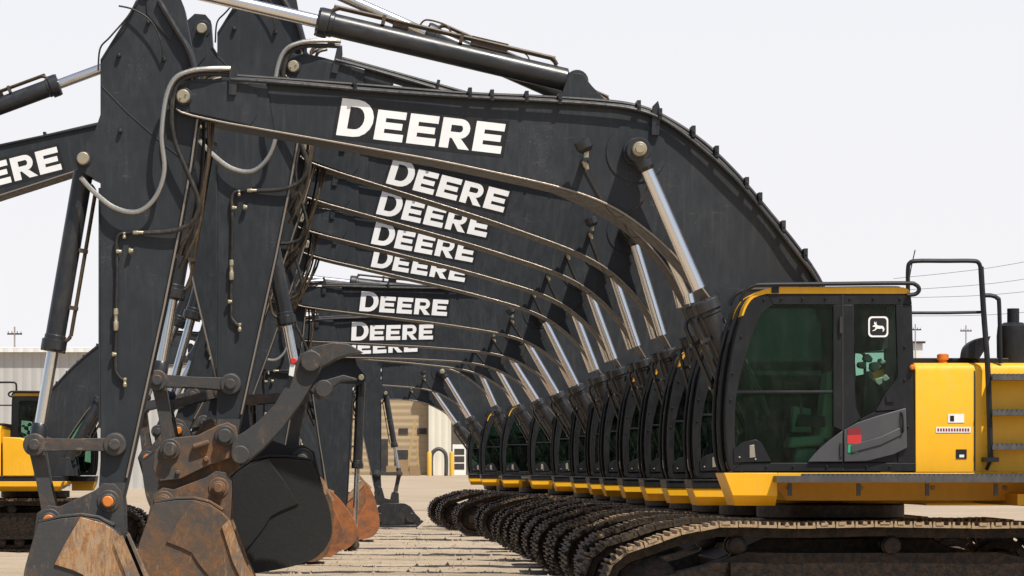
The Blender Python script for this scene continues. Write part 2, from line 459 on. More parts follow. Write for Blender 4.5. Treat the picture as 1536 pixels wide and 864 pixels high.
def idler_mesh(mb):
    mb.lathe((0, -0.16, 0), (0, 0.16, 0), [(0, 0.10), (0.02, 0.14), (0.05, 0.30), (0.07, 0.335), (0.12, 0.335), (0.13, 0.36), (0.19, 0.36), (0.20, 0.335), (0.25, 0.335), (0.27, 0.30), (0.30, 0.14), (0.32, 0.10)], 28)
    mb.box(-0.12, 0.45, -0.21, -0.165, -0.10, 0.10)
def sprocket_mesh(mb):
    teeth = []
    for k in range(21):
        a = 2*pi*k/21
        for da, r in ((-0.09, 0.40), (-0.05, 0.455), (0.05, 0.455), (0.09, 0.40)): teeth.append((r*cos(a+da), r*sin(a+da)))
    mb.prism(teeth, -0.04, 0.04)
    mb.lathe((0, -0.3, 0), (0, 0.25, 0), [(0, 0.16), (0.03, 0.24), (0.2, 0.26), (0.21, 0.34), (0.5, 0.34), (0.55, 0.3)], 26)
def carrier_mesh(mb):
    mb.lathe((0, -0.23, 0), (0, 0.2, 0), [(0, 0.05), (0.01, 0.085), (0.05, 0.09), (0.06, 0.105), (0.12, 0.105), (0.13, 0.08), (0.3, 0.08), (0.32, 0.105), (0.38, 0.105), (0.40, 0.06)], 20)
    mb.box(-0.05, 0.05, -0.02, 0.15, -0.24, -0.04)
def car_body_mesh(mb):
    mb.prism([(0.1, 0.5), (2.6, 0.5), (2.75, 0.8), (2.3, 1.02), (0.5, 1.02), (0.0, 0.8)], -0.85, 0.85)
    mb.box(0.25, 0.75, -1.14, 1.14, 0.55, 0.86); mb.box(2.0, 2.5, -1.14, 1.14, 0.55, 0.86)
    mb.lathe((1.35, 0, 1.0), (1.35, 0, 1.38), [(0, 0.78), (0.12, 0.78), (0.13, 0.72), (0.22, 0.72), (0.23, 0.80), (0.38, 0.80)], 40)

# ------------------------------------------------------------------ upper structure
def upper_frame_mesh(mb, top=1.72, knee=1.48):
    for sg, x0, x1 in ((-1, 0.0, 0.56), (1, 0.60, 4.6)):
        # skirt cross-section (y, z): upright, then tucked under; the front end leans back
        sec = [(-1.50, top), (-1.50, knee), (-1.36, 1.375), (-0.74, 1.375), (-0.74, top)]
        b = len(mb.v); n = len(sec)
        for x, lean in ((x0, 0.375), (x1, 0.0)):
            for y, z in sec: mb.v.append((x + lean*(top-z), -sg*y, z))
        for i in range(n):
            j = (i+1) % n
            mb.face((b+i, b+j, b+n+j, b+n+i))
        mb.face(range(b, b+n)); mb.face(range(b+2*n-1, b+n-1, -1))
    zt = top-0.06
    mb.prism([(0.75, 1.42), (4.6, 1.42), (4.6, zt), (0.561, zt)], -0.80, 0.735)
    mb.prism([(0.5605, zt+0.001), (4.6, zt+0.001), (4.6, top), (0.5605, top)], -1.499, 0.735)
    mb.prism([(3.1, 1.376), (4.6, 1.376), (4.6, 1.50), (3.1, 1.50)], -1.40, 0.735)
    mb.cur = 1
    for k in range(4): mb.bolt(0.78+k*0.77, zt-0.1, -0.80, 0.025, 0.03)
    mb.cur = 0
def low_frame_mesh(mb): upper_frame_mesh(mb, 1.60, 1.485)
def skirt_mesh(mb):
    mb.prism([(0.012, 1.601), (2.0, 1.601), (2.0, 1.719), (-0.01, 1.719)], -1.515, -0.62)
    mb.box(0.62, 4.55, -0.60, 1.47, 1.601, 1.718)
    mb.prism([(0.03, 1.70), (1.95, 1.70), (1.95, 1.712), (0.03, 1.712)], -1.53, -1.514)
def walkway_mesh(mb):
    x0, x1 = cp(1160, 0)[0], 4.6
    zt = 1.700
    mb.box(x0, x1, -1.80, -1.502, zt-0.078, zt-0.012)
    x = cp(1200, 0)[0]
    while x < x1-0.03:                                     # serrated grip edge
        for y in (-1.80, -1.72, -1.64, -1.56):
            mb.prism([(x, zt-0.012), (x+0.046, zt-0.012), (x+0.036, zt+0.012), (x+0.010, zt+0.012)], y, y+0.028)
        x += 0.05
    for k in range(5): mb.prism([(x0+0.15+k*0.72, zt-0.09), (x0+0.19+k*0.72, zt-0.09), (x0+0.19+k*0.72, zt-0.22), (x0+0.15+k*0.72, zt-0.22)], -1.54, -1.503)
A_OUT = [(1098, 707), (1092, 685), (1089, 640), (1090, 600), (1094, 560), (1103, 508), (1115, 468), (1128, 449), (1150, 441)]
A_IN = [(1113, 694), (1104, 676), (1102, 640), (1103, 612), (1107, 580), (1117, 540), (1131, 497), (1144, 470), (1160, 457)]
YL, YR = -1.50, -0.68                                      # cab side planes
def cab_frame_mesh(mb):
    for y0, y1 in ((YL, YL+0.075), (YR-0.075, YR)):
        so, si = smooth_path(cps(*A_OUT), 4), smooth_path(cps(*A_IN), 4)
        mb.prism(so + si[::-1], y0, y1)
        e = 0.0015
        mb.prism(cps((1150.3, 441), (1366, 441), (1368, 456.7), (1160.3, 456.7)), y0+e, y1-e)
        mb.prism(cps((1250, 457), (1281, 457), (1281, 560), (1284, 612), (1292, 628), (1264, 646), (1250, 640)), y0+e, y1-e)       # B pillar
        mb.prism(cps((1344, 457), (1368, 457), (1373, 694), (1347, 694), (1347, 615), (1313, 617), (1327, 592), (1347, 566)), y0+e, y1-e)   # C pillar and quarter
        mb.prism(cps((1098, 707), (1374, 707), (1374, 694.3), (1113, 694.3)), y0+e, y1-e)                                       # sill
        mb.prism(cps((1292.5, 628), (1313, 617.5), (1346.8, 615.4), (1346.8, 693.8), (1214, 693.8), (1232, 668), (1264, 646.5)), y0+0.01, y1-0.005)
        mb.prism(cps((1106, 586), (1250, 586), (1250, 590), (1105, 590)), y0+0.012, y1-0.012)
    for y in (YL+0.26, YR-0.03): mb.tube([(x-0.03, y, z) for x, z in cps(*A_OUT)], 0.024, 8)
    fb = [(x+0.004, z) for x, z in smooth_path(cps(*A_OUT), 4)]
    mb.strip(fb, -0.03, YL+0.0755, YL+0.24); mb.strip(fb, -0.03, YR-0.24, YR-0.0755)
    # cross members of the front, the roof edge and the rear
    fr = smooth_path(cps(*A_OUT), 4)
    for i0, i1 in ((0, 3), (len(fr)-5, len(fr)-1)): mb.strip(fr[i0:i1+1], -0.05, YL+0.241, YR-0.241)
    x0, z0 = cp(1100, 705); x1, z1 = cp(1372, 706)
    mb.box(x0+0.03, x1, YL+0.08, YR-0.08, z1+0.005, z1+0.05)
    xr = cp(1362, 0)[0]
    mb.box(xr, xr+0.05, YL+0.08, YR-0.08, z1+0.05, cp(0, 612)[1])
    mb.box(cp(1155, 0)[0], xr+0.02, YL+0.08, YR-0.08, cp(0, 446)[1], cp(0, 441.5)[1])
    for px, py in ((1146, 449), (1172, 448), (1204, 448), (1238, 448), (1275, 448), (1310, 448), (1350, 448), (1096, 600), (1099, 560), (1112, 505), (1357, 520), (1357, 570), (1362, 640), (1150, 700), (1190, 700), (1240, 700), (1300, 700), (1335, 700)):
        x, z = cp(px, py); mb.bolt(x, z, YL, 0.014, 0.014)
def glass_sheet(mb, poly, y): mb.prism(poly, y, y+0.006)
def door_glass_mesh(mb):
    glass_sheet(mb, smooth_path(cps(*A_IN), 3) + cps((1251, 456), (1251, 641), (1264, 645), (1231, 669), (1213, 694)), YL+0.03)
def far_glass_mesh(mb):
    glass_sheet(mb, smooth_path(cps(*A_IN), 3) + cps((1251, 456), (1251, 641), (1264, 645), (1231, 669), (1213, 694)), YR-0.04)
    glass_sheet(mb, REARWIN, YR-0.04)
REARWIN = cps((1280.5, 456), (1345, 456), (1347.5, 566), (1327, 592), (1313, 617.5), (1292, 628.5), (1284, 612), (1280.5, 560))
def rear_glass_mesh(mb): glass_sheet(mb, REARWIN, YL+0.03)
def windscreen_mesh(mb):
    fr = smooth_path(cps(*A_OUT), 4)[3:-4]
    fr = [(x+0.02, z) for x, z in fr]
    mb.strip(fr, -0.006, YL+0.242, YR-0.242)
def roof_mesh(mb):
    out = smooth_path(cps((1112, 474), (1117, 459), (1129, 443), (1150, 432.5), (1172, 430)), 4) + cps((1355, 431), (1363, 434), (1366, 440.6))
    inn = smooth_path(cps((1150, 440.6), (1131, 447), (1121, 459), (1115, 474)), 3)
    mb.prism(out + inn, YL-0.004, YR+0.004)
    mb.cur = 1
    mb.prism(cps((1157, 440), (1168, 440), (1168, 430), (1157, 431)), YL-0.02, YL-0.005)
    mb.cur = 0
def roof_rail_mesh(mb):
    mb.tube([at(cp(*p), YL-0.03) for p in ((1110, 452), (1116, 438), (1130, 429), (1150, 427), (1250, 426), (1355, 425), (1372, 427), (1378, 434), (1373, 441), (1360, 443))], 0.022)
    mb.tube([at(cp(*p), YR+0.03) for p in ((1110, 452), (1116, 438), (1130, 429), (1150, 427), (1250, 426), (1355, 425), (1372, 427), (1378, 434), (1373, 441), (1360, 443))], 0.022)
def door_panel_mesh(mb):
    mb.prism(cps((1211, 693), (1222, 680), (1236, 667), (1252, 654), (1263.3, 646), (1263.3, 693)), YL-0.028, YL+0.004)
    mb.prism(cps((1265.2, 645), (1285, 634), (1315, 624), (1358, 612), (1360, 672), (1340, 682), (1300, 692), (1265.2, 693)), YL-0.034, YL+0.004)
    mb.prism(cps((1275, 668), (1320, 655), (1352, 640), (1353, 652), (1320, 668), (1275, 680)), YL-0.046, YL-0.03)
def vent_mesh(mb):
    mb.prism(cps((1101, 694), (1100, 674), (1113, 664), (1133, 659), (1142, 664), (1157, 692)), YL-0.012, YL+0.03)
    mb.cur = 1
    mb.prism(cps((1124, 668), (1131, 667), (1133, 686), (1124, 687)), YL-0.02, YL-0.011)
    for p in ((1109, 686), (1133, 689)): mb.bolt(*cp(*p), YL-0.012, 0.012, 0.01)
    mb.cur = 0
def seam_mesh(mb):
    mb.prism(cps((1263.4, 441), (1265.1, 441), (1265.1, 706), (1263.4, 706)), YL-0.004, YL+0.01)
    mb.prism(cps((1259, 475), (1263, 475), (1263, 500), (1259, 500)), YL-0.03, YL)
    mb.prism(cps((1259, 665), (1263, 665), (1263, 685), (1259, 685)), YL-0.045, YL)
def handle_mesh(mb):
    mb.tube([at(cp(1350, 620), YL-0.034), at(cp(1352, 622), YL-0.06), at(cp(1353, 645), YL-0.06), at(cp(1352, 648), YL-0.034)], 0.012)
    mb.prism(cps((1329, 594), (1341, 594), (1341, 603), (1329, 603)), YL-0.015, YL)
def seat_mesh(mb):
    y0, y1 = -1.33, -0.90
    mb.prism(cps((1185, 672), (1240, 668), (1243, 652), (1190, 655)), y0, y1)
    mb.prism(cps((1232, 660), (1252, 660), (1275, 560), (1258, 552), (1245, 560)), y0, y1)
    mb.prism(cps((1262, 552), (1276, 552), (1281, 520), (1270, 515), (1262, 520)), y0+0.1, y1-0.1)
    mb.prism(cps((1195, 705), (1235, 705), (1232, 672), (1200, 672)), y0+0.08, y1-0.08)
def console_and_reflections_mesh(mb):
    mb.prism(cps((1120, 705), (1150, 705), (1148, 650), (1135, 615), (1125, 618), (1128, 660)), -1.25, -1.0)
    mb.prism(cps((1195, 640), (1240, 640), (1240, 625), (1200, 620)), -1.42, -1.35)
    mb.tube([at(cp(1135, 640), -1.1), at(cp(1150, 628), -1.1), at(cp(1160, 632), -1.1)], 0.03); mb.disc_y(*cp(1150, 625), -1.25, -0.95, 0.03, 10)
    mb.prism(cps((1118, 560), (1126, 560), (1122, 600), (1114, 600)), -0.95, -0.80)
    mb.tube([at(cp(1205, 625), -1.38), at(cp(1203, 600), -1.38), at(cp(1200, 585), -1.38)], 0.018)
    mb.prism(cps((1290, 700), (1350, 700), (1350, 600), (1300, 560)), -1.40, -0.80)
    mb.prism(cps((1279, 457), (1350, 457), (1350, 520), (1300, 526), (1296, 600), (1279, 612)), -0.795, -0.765)  # made-up dark sheet, darkens the top and left of the rear window
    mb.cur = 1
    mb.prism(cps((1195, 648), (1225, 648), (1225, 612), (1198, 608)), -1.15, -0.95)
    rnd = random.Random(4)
    for px, py, r in ((1304, 546, .045), (1312, 536, .05), (1322, 548, .06), (1333, 540, .04), (1316, 562, .05), (1330, 570, .06), (1340, 566, .04), (1308, 578, .05)):  # pale lumps standing in for bright reflections in the rear window
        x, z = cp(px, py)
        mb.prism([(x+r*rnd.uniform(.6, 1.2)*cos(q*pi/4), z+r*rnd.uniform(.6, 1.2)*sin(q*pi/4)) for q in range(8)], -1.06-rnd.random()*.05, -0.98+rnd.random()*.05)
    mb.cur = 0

ENG_X0 = cp(1373, 0)[0]
def engine_mesh(mb):
    zt = cp(0, 544)[1]; z0 = 1.724; x1 = 4.5
    sec = [(-1.498, z0), (-1.498, zt-0.09), (-1.47, zt-0.03), (-1.40, zt), (1.40, zt), (1.47, zt-0.03), (1.498, zt-0.09), (1.498, z0)]
    b = len(mb.v)
    for x in (ENG_X0, x1):
        for y, z in sec: mb.v.append((x, y, z))
    n = len(sec)
    for i in range(n):
        j = (i+1) % n
        mb.face((b+i, b+j, b+n+j, b+n+i))
    mb.face(range(b, b+n)); mb.face(range(b+2*n-1, b+n-1, -1))
def hood_mesh(mb):
    zt = cp(0, 544)[1]
    mb.box(ENG_X0-0.03, 4.4, -1.15, 1.15, zt+0.002, zt+0.062)
    mb.prism([(ENG_X0+1.45, zt+0.06), (4.3, zt+0.06), (4.3, zt+0.25), (ENG_X0+1.6, zt+0.22)], -0.2, 1.0)
def eng_seam_mesh(mb):
    mb.prism(cps((1461, 556), (1463, 556), (1463, 706), (1461, 706)), -1.5035, -1.49)
    mb.prism(cps((1690, 556), (1692, 556), (1692, 706), (1690, 706)), -1.5035, -1.49)
    for i in range(9): mb.prism(cps((1720, 570+i*12), (1800, 570+i*12), (1800, 575+i*12), (1720, 575+i*12)), -1.5035, -1.49)
def step_mesh(mb):
    L = 0.95
    mb.box(0, L, -0.20, 0.0, -0.055, -0.016)
    x = 0.0
    while x < L-0.03:
        for y in (-0.20, -0.12, -0.05): mb.prism([(x, -0.016), (x+0.046, -0.016), (x+0.034, 0.012), (x+0.012, 0.012)], y, y+0.03)
        x += 0.05
def rail_mesh(mb):
    y = -1.46
    mb.tube([at(cp(*p), y) for p in ((1364, 560), (1363, 520), (1363, 440), (1363, 405), (1366, 394), (1378, 391), (1420, 391), (1460, 391), (1469, 394), (1472, 402), (1473, 410))], 0.023)
    mb.tube([at(cp(*p), y) for p in ((1364, 469), (1420, 469), (1472, 468))], 0.016, smooth=0)
    mb.tube([at(cp(1472, 400), y-0.02), at(cp(1475, 470), y-0.06), at(cp(1479, 560), y-0.14), at(cp(1482, 690), y-0.17)], 0.030)
    mb.tube([at(cp(*p), y) for p in ((1474, 443), (1488, 443), (1497, 447), (1500, 458), (1502, 545))], 0.023)
    mb.prism(cps((1472, 686), (1493, 686), (1493, 693), (1472, 693)), y-0.22, -1.5)
    mb.tube([at(cp(1482, 692), y-0.15), at(cp(1478, 704), y-0.1)], 0.02, smooth=0)
def mirror_mesh(mb):
    c = cp(1472, 522)
    pl = smooth_path([(c[0]-0.16, c[1]-0.10), (c[0]-0.13, c[1]+0.02), (c[0]-0.02, c[1]+0.10), (c[0]+0.12, c[1]+0.13)], 5)
    mb.prism(pl + [(c[0]+0.08, c[1]+0.02), (c[0]+0.0, c[1]-0.11)], -1.40, -1.16)
    mb.tube([(c[0]-0.05, -1.3, c[1]-0.05), (c[0], -1.3, c[1]-0.12), (c[0]+0.02, -1.3, cp(0, 548)[1])], 0.015)
def exhaust_mesh(mb):
    x = cp(1518, 0)[0]; z0 = cp(0, 545)[1]
    mb.lathe((x+0.12, -1.0, z0-0.05), (x+0.12, -1.0, z0+0.7), [(0, 0.17), (0.35, 0.175), (0.46, 0.165), (0.50, 0.10)], 22)
    mb.lathe((x+0.12, -1.0, z0+0.40), (x+0.12, -1.0, z0+0.62), [(0, 0.065), (0.2, 0.065)], 16)
def fuel_cap_mesh(mb):
    c = cp(1421, 0)[0]; z0 = cp(0, 546)[1]
    mb.lathe((c, -1.25, z0-0.02), (c, -1.25, z0+0.2), [(0, 0.05), (0.07, 0.045), (0.075, 0.062), (0.125, 0.062), (0.135, 0.04)], 14)
def label_mesh(mb):
    y = -1.5
    mb.cur = 0
    mb.prism(cps((1404, 640.5), (1456, 640.5), (1456, 649), (1404, 649)), y-0.003, y+0.002)
    mb.prism(cps((1422, 621), (1446, 621), (1446, 634), (1422, 634)), y-0.003, y+0.002)
    mb.cur = 1
    for i in range(12):
        mb.prism(cps((1406+i*4.1, 642.5), (1406+i*4.1+2.6, 642.5), (1406+i*4.1+2.6, 647), (1406+i*4.1, 647)), y-0.005, y-0.0025)
    mb.cur = 2
    mb.prism(cps((1425, 623.5), (1431, 623.5), (1431, 632), (1425, 632)), y-0.005, y-0.0025)
    mb.prism(cps((1434, 674), (1450, 674), (1450, 688), (1434, 688)), y-0.004, y+0.002)
    mb.cur = 0
    mb.prism(cps((1439, 682), (1446, 682), (1446, 686), (1439, 686)), y-0.0065, y-0.0035)
def lamp_cap_mesh(mb):
    mb.bolt(*cp(1368, 551), -1.5, 0.03, 0.05)
def counterweight_mesh(mb):
    o = []
    for k in range(9):
        a = radians(-90+k*22.5); o.append((4.95+0.75*cos(a), 2.1+0.75*sin(a)))
    mb.prism([(4.62, 1.35)] + o[1:-1] + [(4.62, 2.87)], -1.48, 1.48)
def toolbox_mesh(mb):
    # tank and tool box to the right of the boom
    mb.prism([(1.25, 1.722), (1.25, 2.15), (1.42, 2.52), (1.55, 2.60), (ENG_X0-0.04, 2.62), (ENG_X0-0.04, 1.722)], 0.68, 1.499)
def boom_mount_mesh(mb):
    for y0, y1 in ((-0.46, -0.345), (0.345, 0.46)):
        mb.prism([(FOOT[0]-0.75, 1.722), (FOOT[0]+0.75, 1.722), (FOOT[0]+0.28, FOOT[1]+0.16), (FOOT[0]+0.05, FOOT[1]+0.24), (FOOT[0]-0.18, FOOT[1]+0.14), (BC_BASE[0]-0.22, BC_BASE[1]+0.1)], y0, y1)
    for y0, y1 in ((-0.67, -0.62), (0.60, 0.65)):
        mb.prism([(BC_BASE[0]-0.2, 1.722), (BC_BASE[0]+0.3, 1.722), (BC_BASE[0]+0.14, BC_BASE[1]+0.12), (BC_BASE[0]-0.1, BC_BASE[1]+0.14)], y0, y1)

# ------------------------------------------------------------------ boom, arm, cylinders
B_TOP = [(262, 140), (272, 126), (290, 119), (330, 119), (400, 126), (560, 138), (700, 148), (800, 153), (912, 159), (960, 168), (1000, 185), (1050, 220), (1100, 266), (1150, 322), (1190, 375), (1222, 420), (1255, 490), (1275, 560), (1277, 610), (1262, 650)]
B_BOT = [(262, 152), (272, 167), (330, 181), (385, 191), (470, 206), (560, 222), (660, 240), (760, 261), (830, 277), (880, 292), (925, 312), (965, 339), (1000, 369), (1030, 402), (1070, 452), (1110, 520), (1145, 590), (1165, 640), (1200, 668), (1235, 668)]
BW = 0.30
def boom_mesh(mb):
    top, bot = smooth_path(bps(*B_TOP), 3), smooth_path(bps(*B_BOT), 3)
    i0 = next(i for i, p in enumerate(top) if p[0] > bp(395, 0)[0]); j0 = next(i for i, p in enumerate(bot) if p[0] > bp(395, 0)[0])
    mb.prism(top[i0:] + bot[j0:][::-1], -BW, BW)
    for y0, y1 in ((-BW-0.02, -0.245), (0.245, BW+0.02)):   # forked tip outside the arm
        mb.prism(top[:i0+1] + bot[:j0+1][::-1], y0, y1)
    tb, bb = top[i0:-6], bot[j0-8:-3]
    mb.strip(tb, 0.028, -BW-0.03, BW+0.03)
    mb.strip(bb, -0.026, -BW-0.03, BW+0.03)
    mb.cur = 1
    for s_ in (-1, 1): mb.strip([(x, z-0.002) for x, z in bb], -0.020, s_*(BW+0.0305), s_*(BW+0.055))  # lip bead, its pale tone imitates sun on the edge
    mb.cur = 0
    for s_ in (-1, 1):                                      # pin bosses and welded doublers
        y = s_*BW
        x, z = CPIN; mb.disc_y(x, z, y, y+s_*0.10, 0.155, 26, 0.01); mb.disc_y(x, z, y, y+s_*0.012, 0.33, 34)
        x, z = TIP; mb.disc_y(x, z, y+s_*0.018, y+s_*0.05, 0.10, 20, 0.006)
        mb.prism(bps((283, 124), (372, 125), (386, 140), (386, 172), (376, 188), (284, 168)), y+s_*0.018, y+s_*0.03)
    x, z = ACB
    for y in (-0.16, 0.11): mb.prism(bps((838, 156), (925, 162), (890, 126), (876, 108), (862, 106), (853, 114)), y, y+0.05)
    mb.disc_y(0, 0, -0.345, 0.345, 0.17, 24)
def boom_pin_mesh(mb):
    for s_ in (-1, 1):
        x, z = TIP; mb.disc_y(x, z, s_*(BW+0.02), s_*(BW+0.09), 0.075, 18, 0.012)
        mb.bolt(x+0.03, z+0.02, s_*(BW+0.09), 0.012, 0.02, s_); mb.bolt(x-0.03, z-0.02, s_*(BW+0.09), 0.012, 0.02, s_)
        x, z = CPIN; mb.disc_y(x, z, s_*(BW+0.1), s_*(BW+0.40), 0.078, 18, 0.012)
        mb.disc_y(x, z, s_*(BW+0.40), s_*(BW+0.425), 0.05, 14, 0.006)
def lamp_mesh(mb):
    # work lamp on a side bracket, guard open to the front
    x, z = bp(876, 222); y = -BW
    mb.box(x-0.035, x+0.035, y-0.36, y, z-0.17, z-0.135)
    mb.lathe((x-0.05, y-0.27, z+0.07), (x+0.03, y-0.27, z-0.10), [(0, 0.06), (0.02, 0.095), (0.11, 0.09), (0.15, 0.05)], 16)
    mb.cur = 1
    mb.box(x-0.02, x+0.03, y-0.31, y-0.24, z-0.137, z-0.06); mb.lathe((x-0.02, y-0.27, z-0.165), (x+0.03, y-0.27, z-0.27), [(0, 0.028), (0.05, 0.03), (0.1, 0.016)], 8)
    mb.cur = 0
def boom_hose(k):
    def fn(mb):
        top = [bp(px, py) for px, py in ((345, 119), (430, 125), (560, 136), (700, 146), (800, 151), (905, 157), (960, 166), (1002, 184), (1051, 219), (1101, 265), (1151, 322), (1192, 375), (1224, 420), (1257, 488))]
        off = (-0.006, 0.012, 0.054, 0.056, 0.052)[k] ; y = -0.365 + 0.055*k
        pl = offset_line(top, off)
        rnd = random.Random(20+k)
        mb.tube([(x+rnd.uniform(-.01, .01), y+rnd.uniform(-.012, .012), z+rnd.uniform(-.006, .006)) for x, z in pl], 0.021)
    return fn
def clamp_mesh(mb):
    for px, py in ((533, 128), (705, 141), (738, 144), (790, 146), (840, 149), (958, 160), (990, 172), (1040, 198), (1075, 228), (1120, 275), (1140, 298), (1175, 340), (1208, 382)):
        x, z = bp(px, py)
        mb.box(x-0.02, x+0.02, -0.39, -0.13, z-0.055, z+0.065)
        mb.bolt(x, z+0.0, -0.39, 0.014, 0.02)
    for px, py in ((350, 108), (984, 168)):
        x, z = bp(px, py); mb.prism([(x-0.05, z-0.25), (x+0.03, z-0.25), (x+0.05, z), (x+0.02, z+0.12), (x-0.04, z+0.06)], -BW-0.06, -BW-0.02)
def arm_line_mesh(mb):
    for dy in (0.10, 0.16):
        mb.tube([at(bp(*p), dy) for p in ((640, 50), (700, 72), (760, 90), (830, 106), (880, 122), (912, 142), (935, 156), (965, 164))], 0.02)
def boom_line_mesh(mb):
    # rigid grease line along the side near the lamp
    mb.tube([at(bp(*p), -BW-0.015) for p in ((876, 250), (895, 285), (915, 318), (932, 325), (965, 300), (975, 262))], 0.006, 6)

def letters(mb, text_h, place):
    """DEERE in heavy capitals, D larger; place(u, v) -> (x, z)"""
    def rect(u0, v0, u1, v1): quad([(u0, v0), (u1, v0), (u1, v1), (u0, v1)])
    def quad(p): polys.append([place(u*text_h, v*text_h) for u, v in p])
    def arc(cx, cy, ro, ri, rvo, rvi, n=9):
        for k in range(n):
            a0, a1 = radians(-90+180*k/n), radians(-90+180*(k+1)/n)
            quad([(cx+ri*cos(a0), cy+rvi*sin(a0)), (cx+ro*cos(a0), cy+rvo*sin(a0)), (cx+ro*cos(a1), cy+rvo*sin(a1)), (cx+ri*cos(a1), cy+rvi*sin(a1))])
    polys = []
    u = 0.0
    rect(u, 0, u+0.34, 1.24); rect(u+0.34, 0, u+0.58, 0.25); rect(u+0.34, 0.99, u+0.58, 1.24); arc(u+0.58, 0.62, 0.62, 0.30, 0.62, 0.37)
    u += 1.30
    def E(u):
        rect(u, 0, u+0.32, 1); rect(u+0.32, 0, u+1.0, 0.25); rect(u+0.32, 0.39, u+0.92, 0.61); rect(u+0.32, 0.75, u+1.0, 1)
    E(u); u += 1.14; E(u); u += 1.14
    rect(u, 0, u+0.32, 1); rect(u+0.32, 0.34, u+0.64, 0.55); rect(u+0.32, 0.78, u+0.64, 1); arc(u+0.64, 0.67, 0.34, 0.09, 0.33, 0.115)
    quad([(u+0.40, 0.34), (u+0.72, 0.34), (u+1.06, 0.0), (u+0.68, 0.0)])
    u += 1.16; E(u)
    return polys, u+1.0
DEC_O, DEC_E, DEC_H = bp(504, 202), bp(751, 230.5), 45/138.2
def decal_mesh(side):
    def fn(mb):
        dx, dz = DEC_E[0]-DEC_O[0], DEC_E[1]-DEC_O[1]; l = math.hypot(dx, dz); dx /= l; dz /= l
        k = l/(5.74*DEC_H)
        if side < 0: place = lambda u, v: (DEC_O[0]+dx*u*k-dz*v+v*0.06, DEC_O[1]+dz*u*k+dx*v)
        else: place = lambda u, v: (DEC_E[0]-dx*u*k-dz*v, DEC_E[1]-dz*u*k+dx*v)
        polys, w = letters(mb, DEC_H, place)
        y = side*(BW+0.004)
        for p in polys:
            b = len(mb.v)
            mb.v += [(x, y, z) for x, z in p]; mb.face(range(b, b+len(p)))
        mb.cur = 1
        y = side*(BW+0.002); m_ = 0.12*DEC_H; H = DEC_H
        pl = [place(u*H+du, v*H+dv) for u, v, du, dv in ((0, 0, -m_, -m_), (5.74, 0, m_, -m_), (5.74, 1, m_, m_), (1.28, 1, 0, m_), (1.12, 1.24, 0, m_), (0, 1.24, -m_, m_))]
        b = len(mb.v)
        mb.v += [(x, y, z) for x, z in pl]; mb.face(range(b, b+len(pl)))
        mb.cur = 0
    return fn

ARM = [(150, 88), (205, 0), (208, -48), (218, -60), (238, -62), (252, -50), (276, 10), (285, 60), (297, 104), (299, 165), (287, 250), (270, 345), (247, 460), (225, 560), (190, 722), (182, 755), (165, 768), (150, 756), (147, 740), (150, 690), (150, 270), (118, 255), (112, 237), (120, 222), (140, 200), (150, 170)]
AW = 0.225
def arm_mesh(mb):
    mb.prism(aps(*ARM), -AW, AW)
    ed = aps((286, 100), (299, 165), (287, 250), (270, 345), (247, 460), (225, 560), (191, 715))
    mb.strip(ed, -0.03, -AW-0.02, AW+0.02)
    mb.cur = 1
    for s_ in (-1, 1): mb.strip(ed, -0.022, s_*(AW+0.0205), s_*(AW+0.04))  # tan lip with its sunlit look put into the colour
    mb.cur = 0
    mb.strip(aps((150, 640), (150, 280)), 0.02, -AW-0.02, AW+0.02)
    mb.strip(aps((150, 88), (205, 0)), -0.02, -AW-0.015, AW+0.015)
    for s_ in (-1, 1):
        y = s_*AW
        mb.strip(aps((151, 128), (190, 168), (240, 212), (288, 250)), 0.012, y, y+s_*0.006)
        mb.prism(aps((215, -40), (240, -40), (262, 40), (255, 60), (220, 20)), y, y+s_*0.015)
        for p, r in ((A_LINK, 0.135), (A_END, 0.13), (A_TOP, 0.12), ((0, 0), 0.16), (A_BC, 0.085)):
            mb.disc_y(p[0], p[1], y, y+s_*0.018, r, 24, 0.004)
    for px, py in ((178, 82), (245, 88), (180, 195), (222, 32)):
        x, z = ap(px, py); mb.bolt(x, z, -AW, 0.026, 0.05)
def arm_tip_mesh(mb):
    # scuffed lower end of the arm, bare of paint
    mb.prism(aps((151, 722), (188, 722), (182.5, 755), (165, 768.5), (149.5, 756), (146.5, 740)), -AW-0.021, -AW-0.012)
def arm_pin_mesh(mb):
    for s_ in (-1, 1):
        for p, r, o in ((A_BC, 0.068, 0.12), (A_TOP, 0.07, 0.10)):
            mb.disc_y(p[0], p[1], s_*(AW+0.018), s_*(AW+o), r, 18, 0.01)
